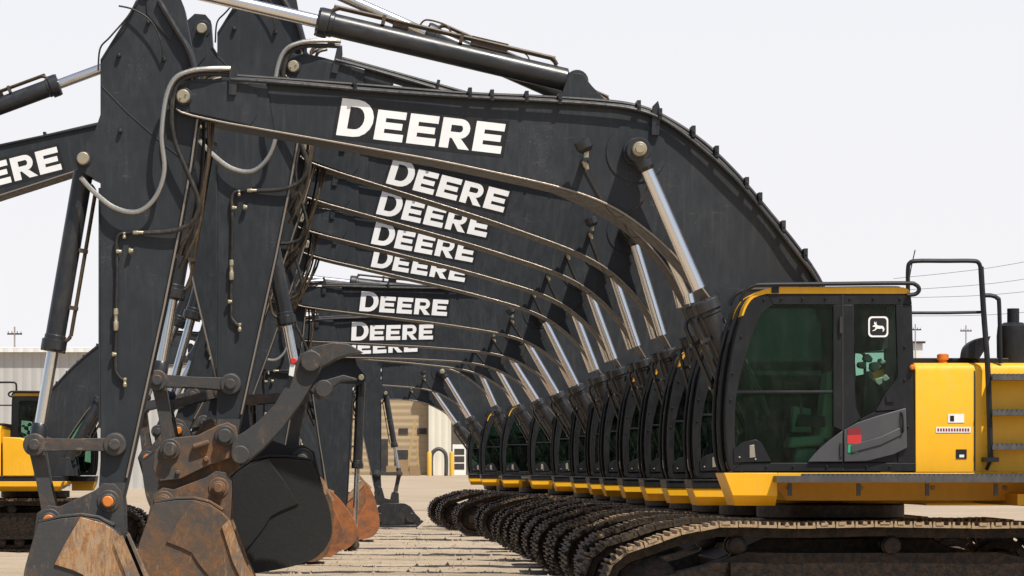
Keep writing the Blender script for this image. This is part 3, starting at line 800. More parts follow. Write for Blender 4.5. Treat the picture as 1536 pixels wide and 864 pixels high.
def arm_pipe(k):
    paths = [
        # (points in px, y offset from the arm's near face)
        [(345, 103, -.12), (315, 104, -.16), (285, 108, -.17), (262, 120, -.18), (249, 150, -.18), (243, 205, -.18), (247, 255, -.16), (234, 295, -.14), (207, 317, -.12), (172, 311, -.10), (140, 286, -.06), (121, 265, -.02)],
        [(352, 112, -.08), (300, 112, -.13), (268, 125, -.14), (258, 165, -.14), (262, 210, -.13), (280, 255, -.12), (297, 300, -.10), (290, 330, -.08), (260, 345, -.06), (215, 348, -.04)],
        [(196, 347, -.04), (181, 349, -.04), (175, 357, -.04), (174, 372, -.04), (175, 400, -.03), (174, 470, -.03), (173, 545, -.03), (176, 560, -.03), (188, 572, -.02)],
        [(205, 0, -.05), (192, 24, -.07), (165, 55, -.06), (150, 72, -.04), (147, 105, -.03)],
        [(178, 8, -.04), (200, 14, -.07), (225, 30, -.09), (240, 58, -.08), (245, 86, -.05)],
        [(238, 0, -.04), (265, 45, -.05), (283, 75, -.05), (292, 108, -.05)],
        [(330, 108, .10), (304, 118, .06), (312, 180, .02), (310, 250, .0), (290, 330, .02), (262, 385, .05)],
        [(330, 112, .18), (312, 125, .14), (318, 190, .10), (306, 270, .10), (296, 340, .12), (268, 400, .14)],
        [(330, 108, .24), (300, 126, .22), (304, 200, .20), (296, 290, .20), (272, 380, .22)],
    ]
    rad = (0.027, 0.026, 0.018, 0.010, 0.010, 0.034, 0.02, 0.02, 0.018)
    def fn(mb): mb.tube([at(ap(p[0], p[1]), -AW+p[2]) for p in paths[k]], rad[k])
    return fn
def fitting_mesh(mb):
    for px, py, r, h, hor in ((186, 352, 0.022, 0.07, 0), (178, 376, 0.026, 0.06, 1), (196, 375, 0.034, 0.05, 1), (173.5, 478, 0.030, 0.24, 0), (171, 530, 0.028, 0.05, 1), (187, 572, 0.024, 0.10, 0), (207, 347.5, 0.026, 0.12, 1), (342, 103, 0.036, 0.16, 1)):
        x, z = ap(px, py); y = -AW-0.045
        if hor: mb.lathe((x-h/2, y, z), (x+h/2, y, z), [(0, r*0.8), (h*0.1, r), (h*0.5, r), (h*0.55, r*0.75), (h, r*0.75)], 6)
        else: mb.lathe((x, y, z-h/2), (x, y, z+h/2), [(0, r*0.8), (h*0.1, r), (h*0.4, r), (h*0.45, r*0.7), (h*0.7, r*0.7), (h*0.75, r), (h, r*0.9)], 6)
def cyl_barrel(L, r, neck=0.14):
    def fn(mb):
        mb.lathe((0, 0, 0), (0, 0, 1), [(0.10, r*0.7), (0.12, r*0.98), (L-neck-0.05, r*0.98), (L-neck-0.04, r*1.06), (L-neck, r*1.06), (L-neck+0.01, r*1.25), (L-0.03, r*1.25), (L-0.01, r*1.1), (L, r*0.9)], 22)
        mb.disc_y(0, 0, -r*0.95, r*0.95, r*0.95, 20, 0.008)
        for k in range(8):
            a = 2*pi*k/8
            mb.lathe((r*1.08*cos(a), r*1.08*sin(a), L-0.03), (r*1.08*cos(a), r*1.08*sin(a), L), [(0, 0.016), (0.025, 0.016), (0.03, 0.01)], 6)
    return fn
def cyl_rod(L, r):
    def fn(mb):
        mb.cyl((0, 0, 0.05), (0, 0, L-0.08), r, 20)
    return fn
def rod_eye(r):
    def fn(mb):
        mb.disc_y(0, 0, -r*1.35, r*1.35, r*1.8, 20, 0.008)
        mb.lathe((0, 0, -0.04), (0, 0, -0.24), [(0, r*1.4), (0.16, r*1.4), (0.2, r*1.02)], 18)
    return fn
def cyl_pipe(L, r, sg=-1):
    def fn(mb):
        for s_ in (-1, 1):
            mb.tube([(sg*r*x, s_*r*0.5, z) for x, z in ((1.0, 0.25), (1.45, 0.32), (1.5, 0.5), (1.5, L-0.35), (1.45, L-0.2), (1.1, L-0.14))], 0.017)
        for t in (0.45, 0.75): mb.box(min(sg*r*1.7, sg*r*0.9), max(sg*r*1.7, sg*r*0.9), -r*0.75, r*0.75, L*t, L*t+0.04)
        if sg > 0:                                          # valve block and guard loop on the arm cylinder
            mb.box(r*1.0, r*1.75, -0.06, 0.06, L*0.28, L*0.42); mb.box(r*1.0, r*1.6, -0.05, 0.05, L*0.66, L*0.72)
            mb.tube([(r*1.6, -0.05, L*0.50), (r*2.1, -0.05, L*0.53), (r*2.15, -0.05, L*0.60), (r*1.6, -0.05, L*0.62)], 0.010, 6)
    return fn
def link_mesh(L, hw, boss, wide):
    """bar from (0,0) to (0,0,L); two cheeks"""
    def fn(mb):
        for s_ in (-1, 1):
            y0, y1 = s_*wide, s_*(wide+0.05)
            mb.prism([(-hw, 0.0), (hw, 0.0), (hw*0.85, L*0.5), (hw, L), (-hw, L), (-hw*0.85, L*0.5)], y0, y1)
            for z in (0, L):
                mb.disc_y(0, z, y0-s_*0.01, y1+s_*0.014, boss, 22, 0.01)
                mb.disc_y(0, z, y1+s_*0.014, y1+s_*0.05, boss*0.52, 16, 0.008)
        mb.box(-hw*0.5, hw*0.5, -wide, wide, L*0.35, L*0.65)
        for z in (0, L): mb.disc_y(0, z, -wide, wide, boss*0.5, 14)
    return fn

# ------------------------------------------------------------------ buckets and tools
SHELL = [(62, 782), (50, 820), (40, 862), (44, 900), (75, 928), (145, 939), (205, 936), (240, 916)]
KW = 0.62
def bucket_mesh(mb):
    sh = smooth_path(kps(*SHELL), 4)
    mb.strip(sh, 0.035, -KW, KW)
    side = sh + kps((212, 862), (186, 800), (172, 788), (150, 776), (125, 772), (95, 775))
    for y0, y1 in ((-KW-0.03, -KW-0.001), (KW+0.001, KW+0.03)): mb.prism(side, y0, y1)
    mb.strip(kps((62, 782), (95, 774), (125, 771), (150, 775), (172, 787)), 0.03, -KW, KW)
    for y in (-0.33, 0.27):
        mb.prism(kps((185, 752), (183, 736), (172, 724), (156, 723), (142, 734), (90, 758), (72, 756), (56, 768), (53, 790), (46, 838), (80, 840), (125, 790), (165, 800), (186, 800)), y, y+0.06)
def bucket_wear_mesh(mb):
    for s_ in (-1, 1):
        y0, y1 = s_*(KW+0.03), s_*(KW+0.05)
        mb.prism(kps((125, 773), (136, 776), (158, 782), (174, 792), (185, 803), (211, 863), (238, 916), (212, 922), (170, 906), (140, 874), (128, 858), (112, 851), (86, 843), (104, 808)), y0, y1)
def bucket_edge_mesh(mb):
    mb.strip(kps((186, 800), (212, 862), (240, 916)), -0.03, -KW-0.05, -KW+0.10)
    mb.strip(kps((186, 800), (212, 862), (240, 916)), -0.03, KW-0.10, KW+0.05)
    for s_ in (-1, 1): mb.prism(kps((184, 801), (191, 812), (214, 863), (243, 915), (226, 921), (196, 868), (174, 812)), s_*(KW+0.051), s_*(KW+0.075))
    mb.strip(kps((205, 936), (242, 915), (252, 908)), -0.05, -KW-0.02, KW+0.02)
    for k in range(5):
        y = -KW+0.06+k*(2*KW-0.12)/4
        mb.prism(kps((238, 925), (250, 905), (285, 890), (262, 915)), y-0.05, y+0.05)
def bucket_pin_mesh(mb):
    for p in ((0, 0), K_PIN2):
        mb.disc_y(p[0], p[1], -0.42, 0.42, 0.085, 20, 0.012)
        mb.disc_y(p[0], p[1], -0.345, 0.345, 0.125, 22, 0.01)
def pin_cap_mesh(mb):
    for p in ((0, 0), K_PIN2):
        for s_ in (-1, 1): mb.disc_y(p[0], p[1], s_*0.421, s_*0.45, 0.062, 18, 0.012)
def compactor_mesh(mb):
    c = -0.62
    mb.box(c-0.85, c+0.85, -0.6, 0.6, -1.46, -1.36)
    mb.prism([(c-1.12, -1.22), (c-0.85, -1.46), (c-0.85, -1.36), (c-1.05, -1.17)], -0.6, 0.6)
    mb.prism([(c+1.12, -1.22), (c+0.85, -1.46), (c+0.85, -1.36), (c+1.05, -1.17)], -0.6, 0.6)
    mb.prism([(c-0.95, -1.35), (c+0.95, -1.35), (c+1.0, -1.12), (c+0.80, -0.92), (c+0.62, -0.66), (c+0.40, -0.52), (c-0.40, -0.52), (c-0.62, -0.66), (c-0.80, -0.92), (c-1.0, -1.12)], -0.5, 0.5)
    for y in (-0.34, 0.26): mb.prism([(-0.80, -0.6), (0.14, -0.6), (0.15, 0.06), (0.0, 0.15), (-0.14, 0.05), (-0.24, -0.32), (-0.46, -0.38), (-0.52, -0.12), (-0.64, -0.06), (-0.78, -0.14)], y, y+0.08)
    for x in (c-0.62, c+0.62):
        for y in (-0.56, 0.56): mb.lathe((x, y-0.05, -1.08), (x, y+0.05, -1.08), [(0, 0.19), (0.1, 0.19)], 16)
    mb.tube([(c+1.0, -0.5, -1.1), (c+1.25, -0.5, -0.95), (c+1.25, 0.5, -0.95), (c+1.0, 0.5, -1.1)], 0.05)
def rot(v, a): return (v[0]*cos(a)+v[1]*sin(a), -v[0]*sin(a)+v[1]*cos(a))    # Blender's +Y rotation seen in x-z
def ang(d): return atan2(d[0], d[1])

def excavator(label, X0, Dc, m=1.0, tip=None, a=0.0, b=None, arm_k=None, tilt=0.0, beta=None, rz=0.0, bucket='worn', track='track_dark', group=None, special=None, yaw=0.0, sticker=False, dshift=0.0, kscale=1.0):
    root = empty('excavator', (X0, Dc, 0), rz+radians(yaw), m)
    tag(root, label, 'excavator', group)
    b = (b or m)/m; ak = (arm_k or m)/m
    P = lambda name, fn, mats, par=root, key=None, **kw: put(name, cached(key or name, fn, mats), par, **kw)
    PA = lambda name, fn, mats, par=root, key=None, **kw: put_all(name, key or name, fn, mats, par, **kw)
    # undercarriage
    P('undercarriage', car_body_mesh, 'under_steel', bevel=0.012)
    for y in (-1.30, 1.30):
        t = put('track', cached('track_'+track, track_mesh, [track, 'under_steel']), root, loc=(0, y, 0))
        P('track_frame', track_frame_mesh, 'under_steel', t)
        P('idler', idler_mesh, 'under_steel', t, loc=(-0.80, 0, 0.50))
        P('sprocket', sprocket_mesh, 'under_steel', t, loc=(3.45, 0, 0.60))
        for x in (0.14, 1.76): P('carrier_roller', carrier_mesh, 'under_steel', t, loc=(x, 0, 0.955))
    # house
    if sticker: P('deck_frame', upper_frame_mesh, ['yellow_paint', 'pin_steel'], bevel=0.006)
    else:
        P('deck_frame', low_frame_mesh, ['yellow_paint', 'pin_steel'], key='low_deck_frame', bevel=0.006)
        P('cab_skirt', skirt_mesh, 'cab_black', bevel=0.006)
    P('walkway', walkway_mesh, 'grip_steel')
    cab = P('cab', cab_frame_mesh, 'cab_black', bevel=0.006)
    P('side_window', door_glass_mesh, 'green_glass', cab); P('rear_window', rear_glass_mesh, 'clear_glass', cab)
    PA('far_window', far_glass_mesh, 'clear_glass', cab); P('windscreen', windscreen_mesh, 'green_glass', cab)
    P('roof', roof_mesh, ['yellow_paint', 'cab_black'], cab, bevel=0.005); PA('roof_rail', roof_rail_mesh, 'cab_black', cab)
    P('door_panel', door_panel_mesh, 'panel_grey', cab, bevel=0.012); P('vent', vent_mesh, ['cab_black', 'pin_steel'], cab, bevel=0.006)
    PA('door_seam', seam_mesh, 'interior_dark', cab); PA('door_handle', handle_mesh, 'cab_black', cab)
    P('seat', seat_mesh, 'seat_fabric', cab, bevel=0.03); PA('console_and_reflections', console_and_reflections_mesh, ['interior_dark', 'pale_interior_and_reflection'], cab, bevel=0.01)
    P('emblem', emblem_mesh, ['white_decal', 'black_decal'], cab)
    if sticker: P('sticker', sticker_mesh, ['dark_red_sticker', 'red_sticker', 'green_sticker'], cab)
    eng = P('engine_housing', engine_mesh, 'yellow_paint', bevel=0.008)
    P('hood', hood_mesh, 'cab_black', eng, bevel=0.01); PA('panel_seam', eng_seam_mesh, 'interior_dark', eng)
    for py in (563, 616, 667): 
        x, z = cp(1483, py); P('step', step_mesh, 'grip_steel', eng, loc=(x, -1.502, z))
    PA('warning_label', label_mesh, ['white_decal', 'dark_red_sticker', 'black_decal'], eng)
    P('filler_cap', fuel_cap_mesh, 'amber', eng); P('marker_lamp', lamp_cap_mesh, 'amber', eng)
    P('mirror', mirror_mesh, 'cab_black', bevel=0.004); P('exhaust', exhaust_mesh, 'cab_black', loc=(0 if sticker else 1.1, 0, 0))
    P('handrail', rail_mesh, 'cab_black')
    P('counterweight', counterweight_mesh, 'charcoal_paint', bevel=0.03); P('tool_box', toolbox_mesh, 'yellow_paint', bevel=0.02)
    PA('boom_mount', boom_mount_mesh, 'charcoal_paint', bevel=0.008)
    # boom: either an angle, or the point its tip has to reach
    if tip:
        lx = (tip[0]-X0)/m if not rz else -(tip[0]-X0)/m
        d = (lx-FOOT[0], tip[1]/m-FOOT[1])
        b = math.hypot(*d)/math.hypot(*TIP); a = ang(d)-ang(TIP)
    else: a = radians(a)
    J = lambda p: (FOOT[0]+b*rot(p, a)[0], FOOT[1]+b*rot(p, a)[1])
    boom = P('boom', boom_mesh, ['charcoal_paint', 'worn_glint_edge'], loc=(FOOT[0], 0, FOOT[1]), ry=a, scale=b, bevel=0.005)
    PA('boom_pin', boom_pin_mesh, 'zinc', boom); P('work_lamp', lamp_mesh, ['cylinder_black', 'zinc'], boom)
    for k in range(5): put('hydraulic_hose', cached('boom_hose_%d' % k, boom_hose(k), 'rubber' if k % 3 else 'cylinder_black'), boom)
    PA('hose_clamp', clamp_mesh, 'cylinder_black', boom); P('grease_line', boom_line_mesh, 'brown_hose', boom); PA('supply_hose', arm_line_mesh, 'brown_hose', boom)
    for s_ in (-1, 1): put('lettering', cached('lettering_%d' % s_, decal_mesh(s_), ['white_decal', 'black_decal']), boom, loc=(-dshift, 0, dshift*0.116))
    # boom cylinders
    def cylinder(name, p0, p1, y, L, r, rr, mat='cylinder_black', pipes=True, key='', k=1.0, pipemat='brown_hose'):
        d = (p1[0]-p0[0], p1[1]-p0[1]); dist = math.hypot(*d)
        c = put(name, cached(key+'_barrel', cyl_barrel(L, r), mat), root, loc=(p0[0], y, p0[1]), ry=ang(d), scale=k)
        dist /= k
        put('rod', cached(key+'_rod', cyl_rod(L*0.98, rr), 'chrome'), c, loc=(0, 0, dist-L*0.98))
        put('rod_eye', cached(key+'_eye', rod_eye(rr), 'cylinder_black'), c, loc=(0, 0, dist))
        if pipes: put_all('oil_pipe', key+'_pipe', cyl_pipe(L, r, 1 if key == 'arm_cyl' else -1), pipemat, c)
        return c
    T = J(TIP); C = J(CPIN)
    for y in (-0.50, 0.50): cylinder('boom_cylinder', BC_BASE, C, y, 1.72, 0.122, 0.074, key='boom_cyl', pipemat='cylinder_black')
    # arm
    tl = radians(tilt)
    Q = lambda p: (T[0]+ak*rot(p, tl)[0], T[1]+ak*rot(p, tl)[1])
    arm = P('arm', arm_mesh, ['charcoal_paint', 'worn_glint_edge'], loc=(T[0], 0, T[1]), ry=tl, scale=ak, bevel=0.006)
    PA('arm_pin', arm_pin_mesh, 'zinc', arm); PA('hose_fitting', fitting_mesh, 'zinc', arm, bevel=0.004)
    for k, mt in enumerate(('braided_hose', 'rubber', 'rubber', 'rubber', 'rubber', 'cylinder_black', 'brown_hose', 'brown_hose', 'rubber')):
        put('arm_hose', cached('arm_hose_%d' % k, arm_pipe(k), mt), arm)
    P('arm_tip', arm_tip_mesh, 'worn_steel', arm)
    cylinder('arm_cylinder', J(ACB), Q(A_TOP), 0.0, 2.92, 0.132, 0.074, key='arm_cyl')
    # bucket, curled until it just clears the ground
    E = Q(A_END)
    if special == 'coupler': beta = special_beta
    if bucket == 'compactor': beta = -tilt
    if beta is None:
        best = None
        for t_ in range(-115, 60, 3):
            an = tl+radians(t_)
            low = min(E[1]+ak*rot(kp(*p), an)[1] for p in SHELL+[(285, 890), (250, 905)])
            sc_ = abs(low-0.03) + (0.4 if low < 0 else 0) + 0.0012*abs(t_)
            if best is None or sc_ < best[0]: best = (sc_, t_)
        beta = best[1]
    an = tl+radians(beta)
    K2 = (E[0]+ak*rot(K_PIN2, an)[0], E[1]+ak*rot(K_PIN2, an)[1])
    A = Q(A_LINK)
    dx, dz = K2[0]-A[0], K2[1]-A[1]; d_ = math.hypot(dx, dz); r0, r1 = L_H*ak, L_B*ak
    d_c = min(d_, r0+r1-1e-3)
    aa = (r0*r0-r1*r1+d_c*d_c)/(2*d_c); hh = sqrt(max(0, r0*r0-aa*aa))
    Pt = [(A[0]+aa*dx/d_-s*hh*dz/d_, A[1]+aa*dz/d_+s*hh*dx/d_) for s in (-1, 1)]
    Pk = min(Pt, key=lambda p: rot((p[0]-A[0], p[1]-A[1]), -tl)[0])
    put('link', cached('link_h', link_mesh(L_H, 0.075, 0.125, AW+0.03), 'worn_steel'), root, loc=(A[0], 0, A[1]), ry=ang((Pk[0]-A[0], Pk[1]-A[1])), scale=ak, bevel=0.006)
    put('link', cached('link_b', link_mesh(L_B, 0.085, 0.12, 0.13), 'worn_steel'), root, loc=(Pk[0], 0, Pk[1]), ry=ang((K2[0]-Pk[0], K2[1]-Pk[1])), scale=ak, bevel=0.006)
    cylinder('bucket_cylinder', Q(A_BC), Pk, 0.0, 2.12, 0.112, 0.066, key='bucket_cyl', pipes=True, k=ak)
    if bucket == 'compactor':
        c = put('plate_compactor', cached('plate_compactor', compactor_mesh, 'cylinder_black'), root, loc=(E[0], 0, E[1]), scale=ak, bevel=0.01)
        tag(c, 'black plate compactor')
    else:
        if special == 'coupler':
            off = rot((-0.03, -0.62), an)
            E2 = (E[0]+ak*off[0], E[1]+ak*off[1])
            cpl = P('coupler', coupler_mesh, 'brown_rust', loc=(E[0], 0, E[1]), ry=an, scale=ak, bevel=0.012)
            PA('coupler_pin', bucket_pin_mesh, 'worn_steel', cpl, key='coupler_pin')
            th = P('thumb', thumb_mesh, 'worn_steel', loc=(E[0], 0, E[1]), ry=tl, scale=ak, bevel=0.01)
            PA('thumb_pin', thumb_pin_mesh, 'worn_steel', th)
            PA('hose_cap', cap_mesh, ['red_sticker', 'white_trim'], th)
            E = E2
        mats = {'worn': ('worn_steel', 'rust_steel', 'rust_steel', 'amber'), 'brown': ('brown_rust', 'brown_rust', 'rust_steel', 'brown_rust'),
                'orange': ('orange_rust', 'orange_rust', 'rust_steel', 'pin_steel'), 'black': ('black_bucket', 'black_bucket', 'black_bucket', 'zinc')}[bucket]
        bk = put('bucket', cached('bucket_'+bucket, bucket_mesh, mats[0]), root, loc=(E[0], 0, E[1]), ry=an, scale=ak*kscale, bevel=0.006)
        tag(bk, {'worn': 'grey bucket with rusty side plates', 'brown': 'brown rusty bucket', 'orange': 'orange rusty bucket', 'black': 'black bucket'}[bucket])
        put_all('side_plate', 'wear_'+bucket, bucket_wear_mesh, mats[1], bk, bevel=0.004)
        put('cutting_edge', cached('edge_'+bucket, bucket_edge_mesh, mats[2]), bk)
        put_all('bucket_pin', 'bucket_pin_'+bucket, bucket_pin_mesh, {'worn': 'worn_steel', 'brown': 'brown_rust', 'orange': 'orange_rust', 'black': 'cylinder_black'}[bucket], bk)
        put_all('pin_cap', 'cap_'+bucket, pin_cap_mesh, mats[3], bk)
    return root
special_beta = 4.0
def coupler_mesh(mb):
    k = kps
    for y in (-0.30, 0.22):
        mb.prism(k((185, 752), (180, 733), (166, 727), (150, 733), (118, 752), (82, 758), (62, 766), (50, 785), (48, 812), (62, 832), (95, 826), (140, 800), (175, 785)), y, y+0.08)
    mb.prism(k((60, 800), (95, 795), (150, 772), (170, 768), (140, 795), (95, 820), (66, 826)), -0.22, 0.22)
    mb.prism(k((58, 815), (120, 800), (186, 770), (190, 800), (150, 838), (90, 862), (58, 855)), -0.20, 0.20)  # added filler block, stands in for the shaded gap above the bucket
    mb.disc_y(*kp(135, 790), -0.33, 0.33, 0.035, 12); mb.disc_y(*kp(90, 815), -0.33, 0.33, 0.03, 12)
    mb.cyl(at(kp(112, 772), -0.34), at(kp(138, 762), -0.34), 0.035, 10)
TH = lambda px, py: ((px-322)/125.0, (662-py)/125.0)
def ths(*a): return [TH(*p) for p in a]
def thumb_mesh(mb):
    for y in (-0.34, 0.20):
        mb.prism(ths((330, 690), (334, 665), (352, 655), (372, 640), (396, 615), (412, 588), (424, 560), (434, 540), (450, 533), (464, 541), (466, 558), (456, 580), (436, 612), (408, 650), (380, 680), (352, 704)), y, y+0.14)
        mb.prism(ths((436, 548), (452, 530), (482, 523), (505, 525), (528, 538), (506, 541), (488, 547), (466, 560)), y+0.02, y+0.12)
        mb.prism(ths((446, 592), (470, 579), (498, 571), (520, 577), (495, 580), (480, 592), (462, 607)), y+0.03, y+0.11)
    mb.prism(ths((400, 612), (428, 556), (440, 572), (415, 622)), -0.2, 0.2)
def thumb_pin_mesh(mb):
    for px, py, r in ((450, 551, 0.125), (469, 592, 0.105), (345, 690, 0.11)):
        mb.disc_y(*TH(px, py), -0.42, 0.40, r, 24, 0.012)
def cap_mesh(mb):
    mb.disc_y(*TH(424, 551), -0.42, -0.34, 0.04, 12, 0.01)
    mb.cur = 1
    mb.prism(ths((419, 556), (427, 556), (424, 574), (417, 572)), -0.40, -0.345)
    mb.cur = 0
def emblem_mesh(mb):
    c = cp(1318, 490); s = 0.105; y = YL+0.024
    def rr(k, n=6):
        o = []
        for cx, cz, a0 in ((1, 1, 0), (-1, 1, 90), (-1, -1, 180), (1, -1, 270)):
            for i in range(n+1):
                a = radians(a0+90*i/n); o.append((c[0]+(cx*0.62+0.38*cos(a))*s*k, c[1]+(cz*0.62+0.38*sin(a))*s*k*1.04))
        return o
    out, inn = rr(1.0), rr(0.84)
    n = len(out); b = len(mb.v)
    mb.v += [(x, y, z) for x, z in out] + [(x, y, z) for x, z in inn]
    for i in range(n):
        j = (i+1) % n; mb.face((b+i, b+j, b+n+j, b+n+i))
    mb.cur = 1
    b = len(mb.v); mb.v += [(x, y+0.002, z) for x, z in rr(0.9)]; mb.face(range(b, b+n))
    mb.cur = 0
    # a leaping deer, facing left
    deer = [(-0.62, 0.02), (-0.50, 0.16), (-0.36, 0.20), (-0.46, 0.36), (-0.40, 0.58), (-0.30, 0.40), (-0.18, 0.56), (-0.20, 0.30), (-0.10, 0.16), (0.15, 0.10), (0.42, 0.10), (0.58, -0.02), (0.66, -0.30), (0.52, -0.52), (0.44, -0.50), (0.50, -0.30), (0.36, -0.18), (0.10, -0.22), (-0.12, -0.20), (-0.34, -0.40), (-0.62, -0.46), (-0.60, -0.38), (-0.40, -0.30), (-0.28, -0.12), (-0.34, 0.0), (-0.48, -0.02)]
    b = len(mb.v); mb.v += [(c[0]+x*s*0.95, y-0.002, c[1]+z*s*0.95) for x, z in deer]; mb.face(range(b, b+len(deer)))
def sticker_mesh(mb):
    y = YL-0.036
    mb.prism(cps((1271, 643), (1290, 642), (1290, 652), (1271, 653)), y-0.003, y+0.002)
    mb.cur = 1; mb.prism(cps((1270, 653), (1291, 652), (1291, 666), (1270, 666)), y-0.004, y+0.002)
    mb.cur = 2; mb.prism(cps((1271, 667), (1285, 667), (1285, 679), (1271, 679)), y-0.003, y+0.002)
    mb.cur = 0

# ------------------------------------------------------------------ the row of cabs on the right
ROW = 'excavators parked side by side facing left'
# label, px of the front lower corner, scale px/m at the cab side, size, tip px (None: use angle), angle, tilt, bucket
def D_of(s): return F_PX/s
def row(label, fx, s, m, tip=None, a=0, tilt=0, bucket='orange', **kw):
    Dc = D_of(s)+1.5*m
    X0 = (fx-VX)/s
    tp = wp(tip[0], tip[1], Dc-0.33*m) if tip else None
    return excavator(label, X0, Dc, m, tp, a, tilt=tilt, bucket=bucket, group=ROW, yaw=0.0 if s > 115 else random.uniform(-0.7, 0.7), dshift=0.0 if s > 140 else 0.42, **kw)
row('nearest yellow and charcoal excavator, its whole cab, handrails and yellow engine side in view', 1086, 143, 1.0, tip=(275, 145), bucket='worn', beta=0, track='track_muddy', sticker=True)
row('excavator with a rusty coupler, brown bucket and stowed steel thumb, right behind the nearest one', 1038, 120, 0.95, tip=(440, 100), arm_k=1.08, bucket='brown', special='coupler', track='track_mixed')
row('third excavator from the camera, its white lettering half hidden under the nearest boom', 1000, 109.5, 0.94, tip=(460, 222), tilt=8, bucket='brown', track='track_mixed')
row('fourth excavator from the camera, upper one of the two full steep letterings on the booms', 967, 101, 0.94, tip=(452, 275), tilt=16, bucket='worn', track='track_mixed')
row('fifth excavator from the camera, lower one of the two full steep letterings on the booms', 933, 93.6, 0.94, tip=(452, 327), tilt=8, bucket='brown')
row('sixth excavator from the camera, lettering cut off by a level boom in front of it', 906, 87, 0.94, tip=(460, 366), tilt=19)
row('seventh excavator from the camera, its boom lettering the upper of the two nearly level ones', 884, 81, 0.94, tip=(447, 445), tilt=-2, bucket='brown')
row('eighth excavator from the camera, lowest boom of full lettering, just over the claw', 860, 76, 0.94, tip=(440, 497), tilt=-6)
row('ninth excavator from the camera, boom low behind the last full lettering', 832, 70, 0.94, a=-9.0, tilt=-14)
row('tenth excavator from the camera, boom mostly covered by arms', 796, 62, 0.94, a=-6.0, tilt=-20)
row('eleventh excavator from the camera, part of its lettering showing right of the dark arms', 754, 57, 0.94, a=-0.5, tilt=-22)
row('twelfth excavator from the camera, one from the far end of the cab row', 722, 52, 0.94, a=-8.0, tilt=-14)
row('excavator at the far end of the cab row, leftmost cab and tracks of it', 704, 48.6, 0.94, a=-12.0, tilt=-16)

# ------------------------------------------------------------------ machines facing the other way on the left
OPP = 'excavators facing right on the left side'
tp = wp(266, 188, 43.6)
excavator('excavator with a large black bucket, its body off to the left behind rusty buckets', tp[0]-5.15, 43.7, 0.94, tip=tp, tilt=1, arm_k=1.0, beta=4, rz=pi, bucket='black', kscale=1.25, group=OPP)
excavator('far left excavator with a yellow tool box, dark boom rising to the right', wp(140, 0, 70)[0], 70.0, 0.94, tip=wp(474, 520, 70), tilt=-3, rz=pi, bucket='orange', group=OPP)
t3 = wp(536, 564, 84)
excavator('smaller excavator with a black plate compactor on its arm, in front of the beige building', t3[0]-2.5, 84.0, 0.50, tip=t3, tilt=0, arm_k=0.68, rz=pi, bucket='compactor', group=OPP)

# ------------------------------------------------------------------ ground, buildings, poles
def ground_z(y): 
    if y < 120: return 0.0
    if y < 270: return 1.36*((y-120)/150.0)
    return 1.36
from mathutils import noise as mn, Vector
mb = MB()
fx = [-7+0.2*i for i in range(76)]; fy = [46+0.3*i for i in range(234)]
xs = [-3000, -400, -120, -40, -15] + fx + [15, 40, 120, 400, 3000]
ys = [-300, -20, 10, 25, 38] + fy + [120, 150, 190, 230, 270, 400, 900, 6000]
def relief(x, y):
    if not (-7.1 < x < 8.1 and 45.9 < y < 116): return 0.0
    h = 0.035*(mn.noise(Vector((x*0.5, y*0.9, 0)))) + 0.022*mn.noise(Vector((x*1.9, y*2.4, 3))) + 0.012*mn.noise(Vector((x*4.3, y*4.1, 7)))
    h += 0.02*max(0.0, mn.noise(Vector((x*0.12, y*1.3, 11))))            # tyre ruts running across
    return h - 0.015
for y in ys:
    for x in xs: mb.v.append((x, y, ground_z(y)+relief(x, y)))
for j in range(len(ys)-1):
    for i in range(len(xs)-1):
        a_ = j*len(xs)+i; mb.face((a_, a_+1, a_+1+len(xs), a_+len(xs)))
g = put('ground', mesh('ground', mb, 'dirt')); tag(g, kind='structure')
mb = MB(); rnd = random.Random(5)
for k in range(5200):
    x = rnd.uniform(-3.5, 6.5); y = 48 + 66*rnd.random()**1.3; r = 0.012 + 0.05*rnd.random()**5
    z = relief(x, y) + r*0.2; b = len(mb.v)
    for d in ((1, 0, 0), (0.1, 1, 0), (-1, 0.1, 0), (0, -1, 0), (0.1, 0, 0.8)):
        mb.v.append((x+d[0]*r*rnd.uniform(.7, 1.2), y+d[1]*r*rnd.uniform(.7, 1.2), z+d[2]*r*rnd.uniform(.7, 1.2) - (0 if d[2] else r*0.5)))
    for i in range(4): mb.face((b+i, b+(i+1) % 4, b+4))
g = put('loose_stones', mesh('loose_stones', mb, 'dirt')); tag(g, 'loose stones and clods scattered over the tan dirt yard', 'stones', kind='stuff')

def building(label, x0, x1, y, depth, h, wall, roof='roof_metal', slope=0.0):
    z0 = ground_z(y)
    r = empty('warehouse', (x0, y, z0)); tag(r, label, 'building')
    mb = MB(); w = x1-x0; mb.box(0, w, 0, depth, 0, h); put('wall', mesh('warehouse_wall', mb, wall), r)
    mb = MB()
    if slope: mb.prism([(-0.3, h+0.004), (w+0.3, h+0.004), (w+0.3, h+0.25), (-0.3, h+0.25)], -0.4, 0.3); 
    b = len(mb.v); e = 0.4
    mb.v += [(-e, -e, h+0.26), (w+e, -e, h+0.26), (w+e, depth/2, h+0.26+slope), (-e, depth/2, h+0.26+slope), (w+e, depth+e, h+0.26), (-e, depth+e, h+0.26)]
    mb.face((b, b+1, b+2, b+3)); mb.face((b+3, b+2, b+4, b+5)); mb.face((b, b+5, b+4, b+1)); mb.face((b+1, b+4, b+2)); mb.face((b, b+3, b+5))
    put('roof', mesh('warehouse_roof', mb, roof), r)
    return r
Yb = 266.0
def bx(px): return wp(px, 0, Yb)[0]
B1 = building('beige warehouse with level cladding behind the dark arms', bx(440), bx(642.2), Yb, 30, 8.6, 'beige_cladding', slope=2)
w1 = bx(440)
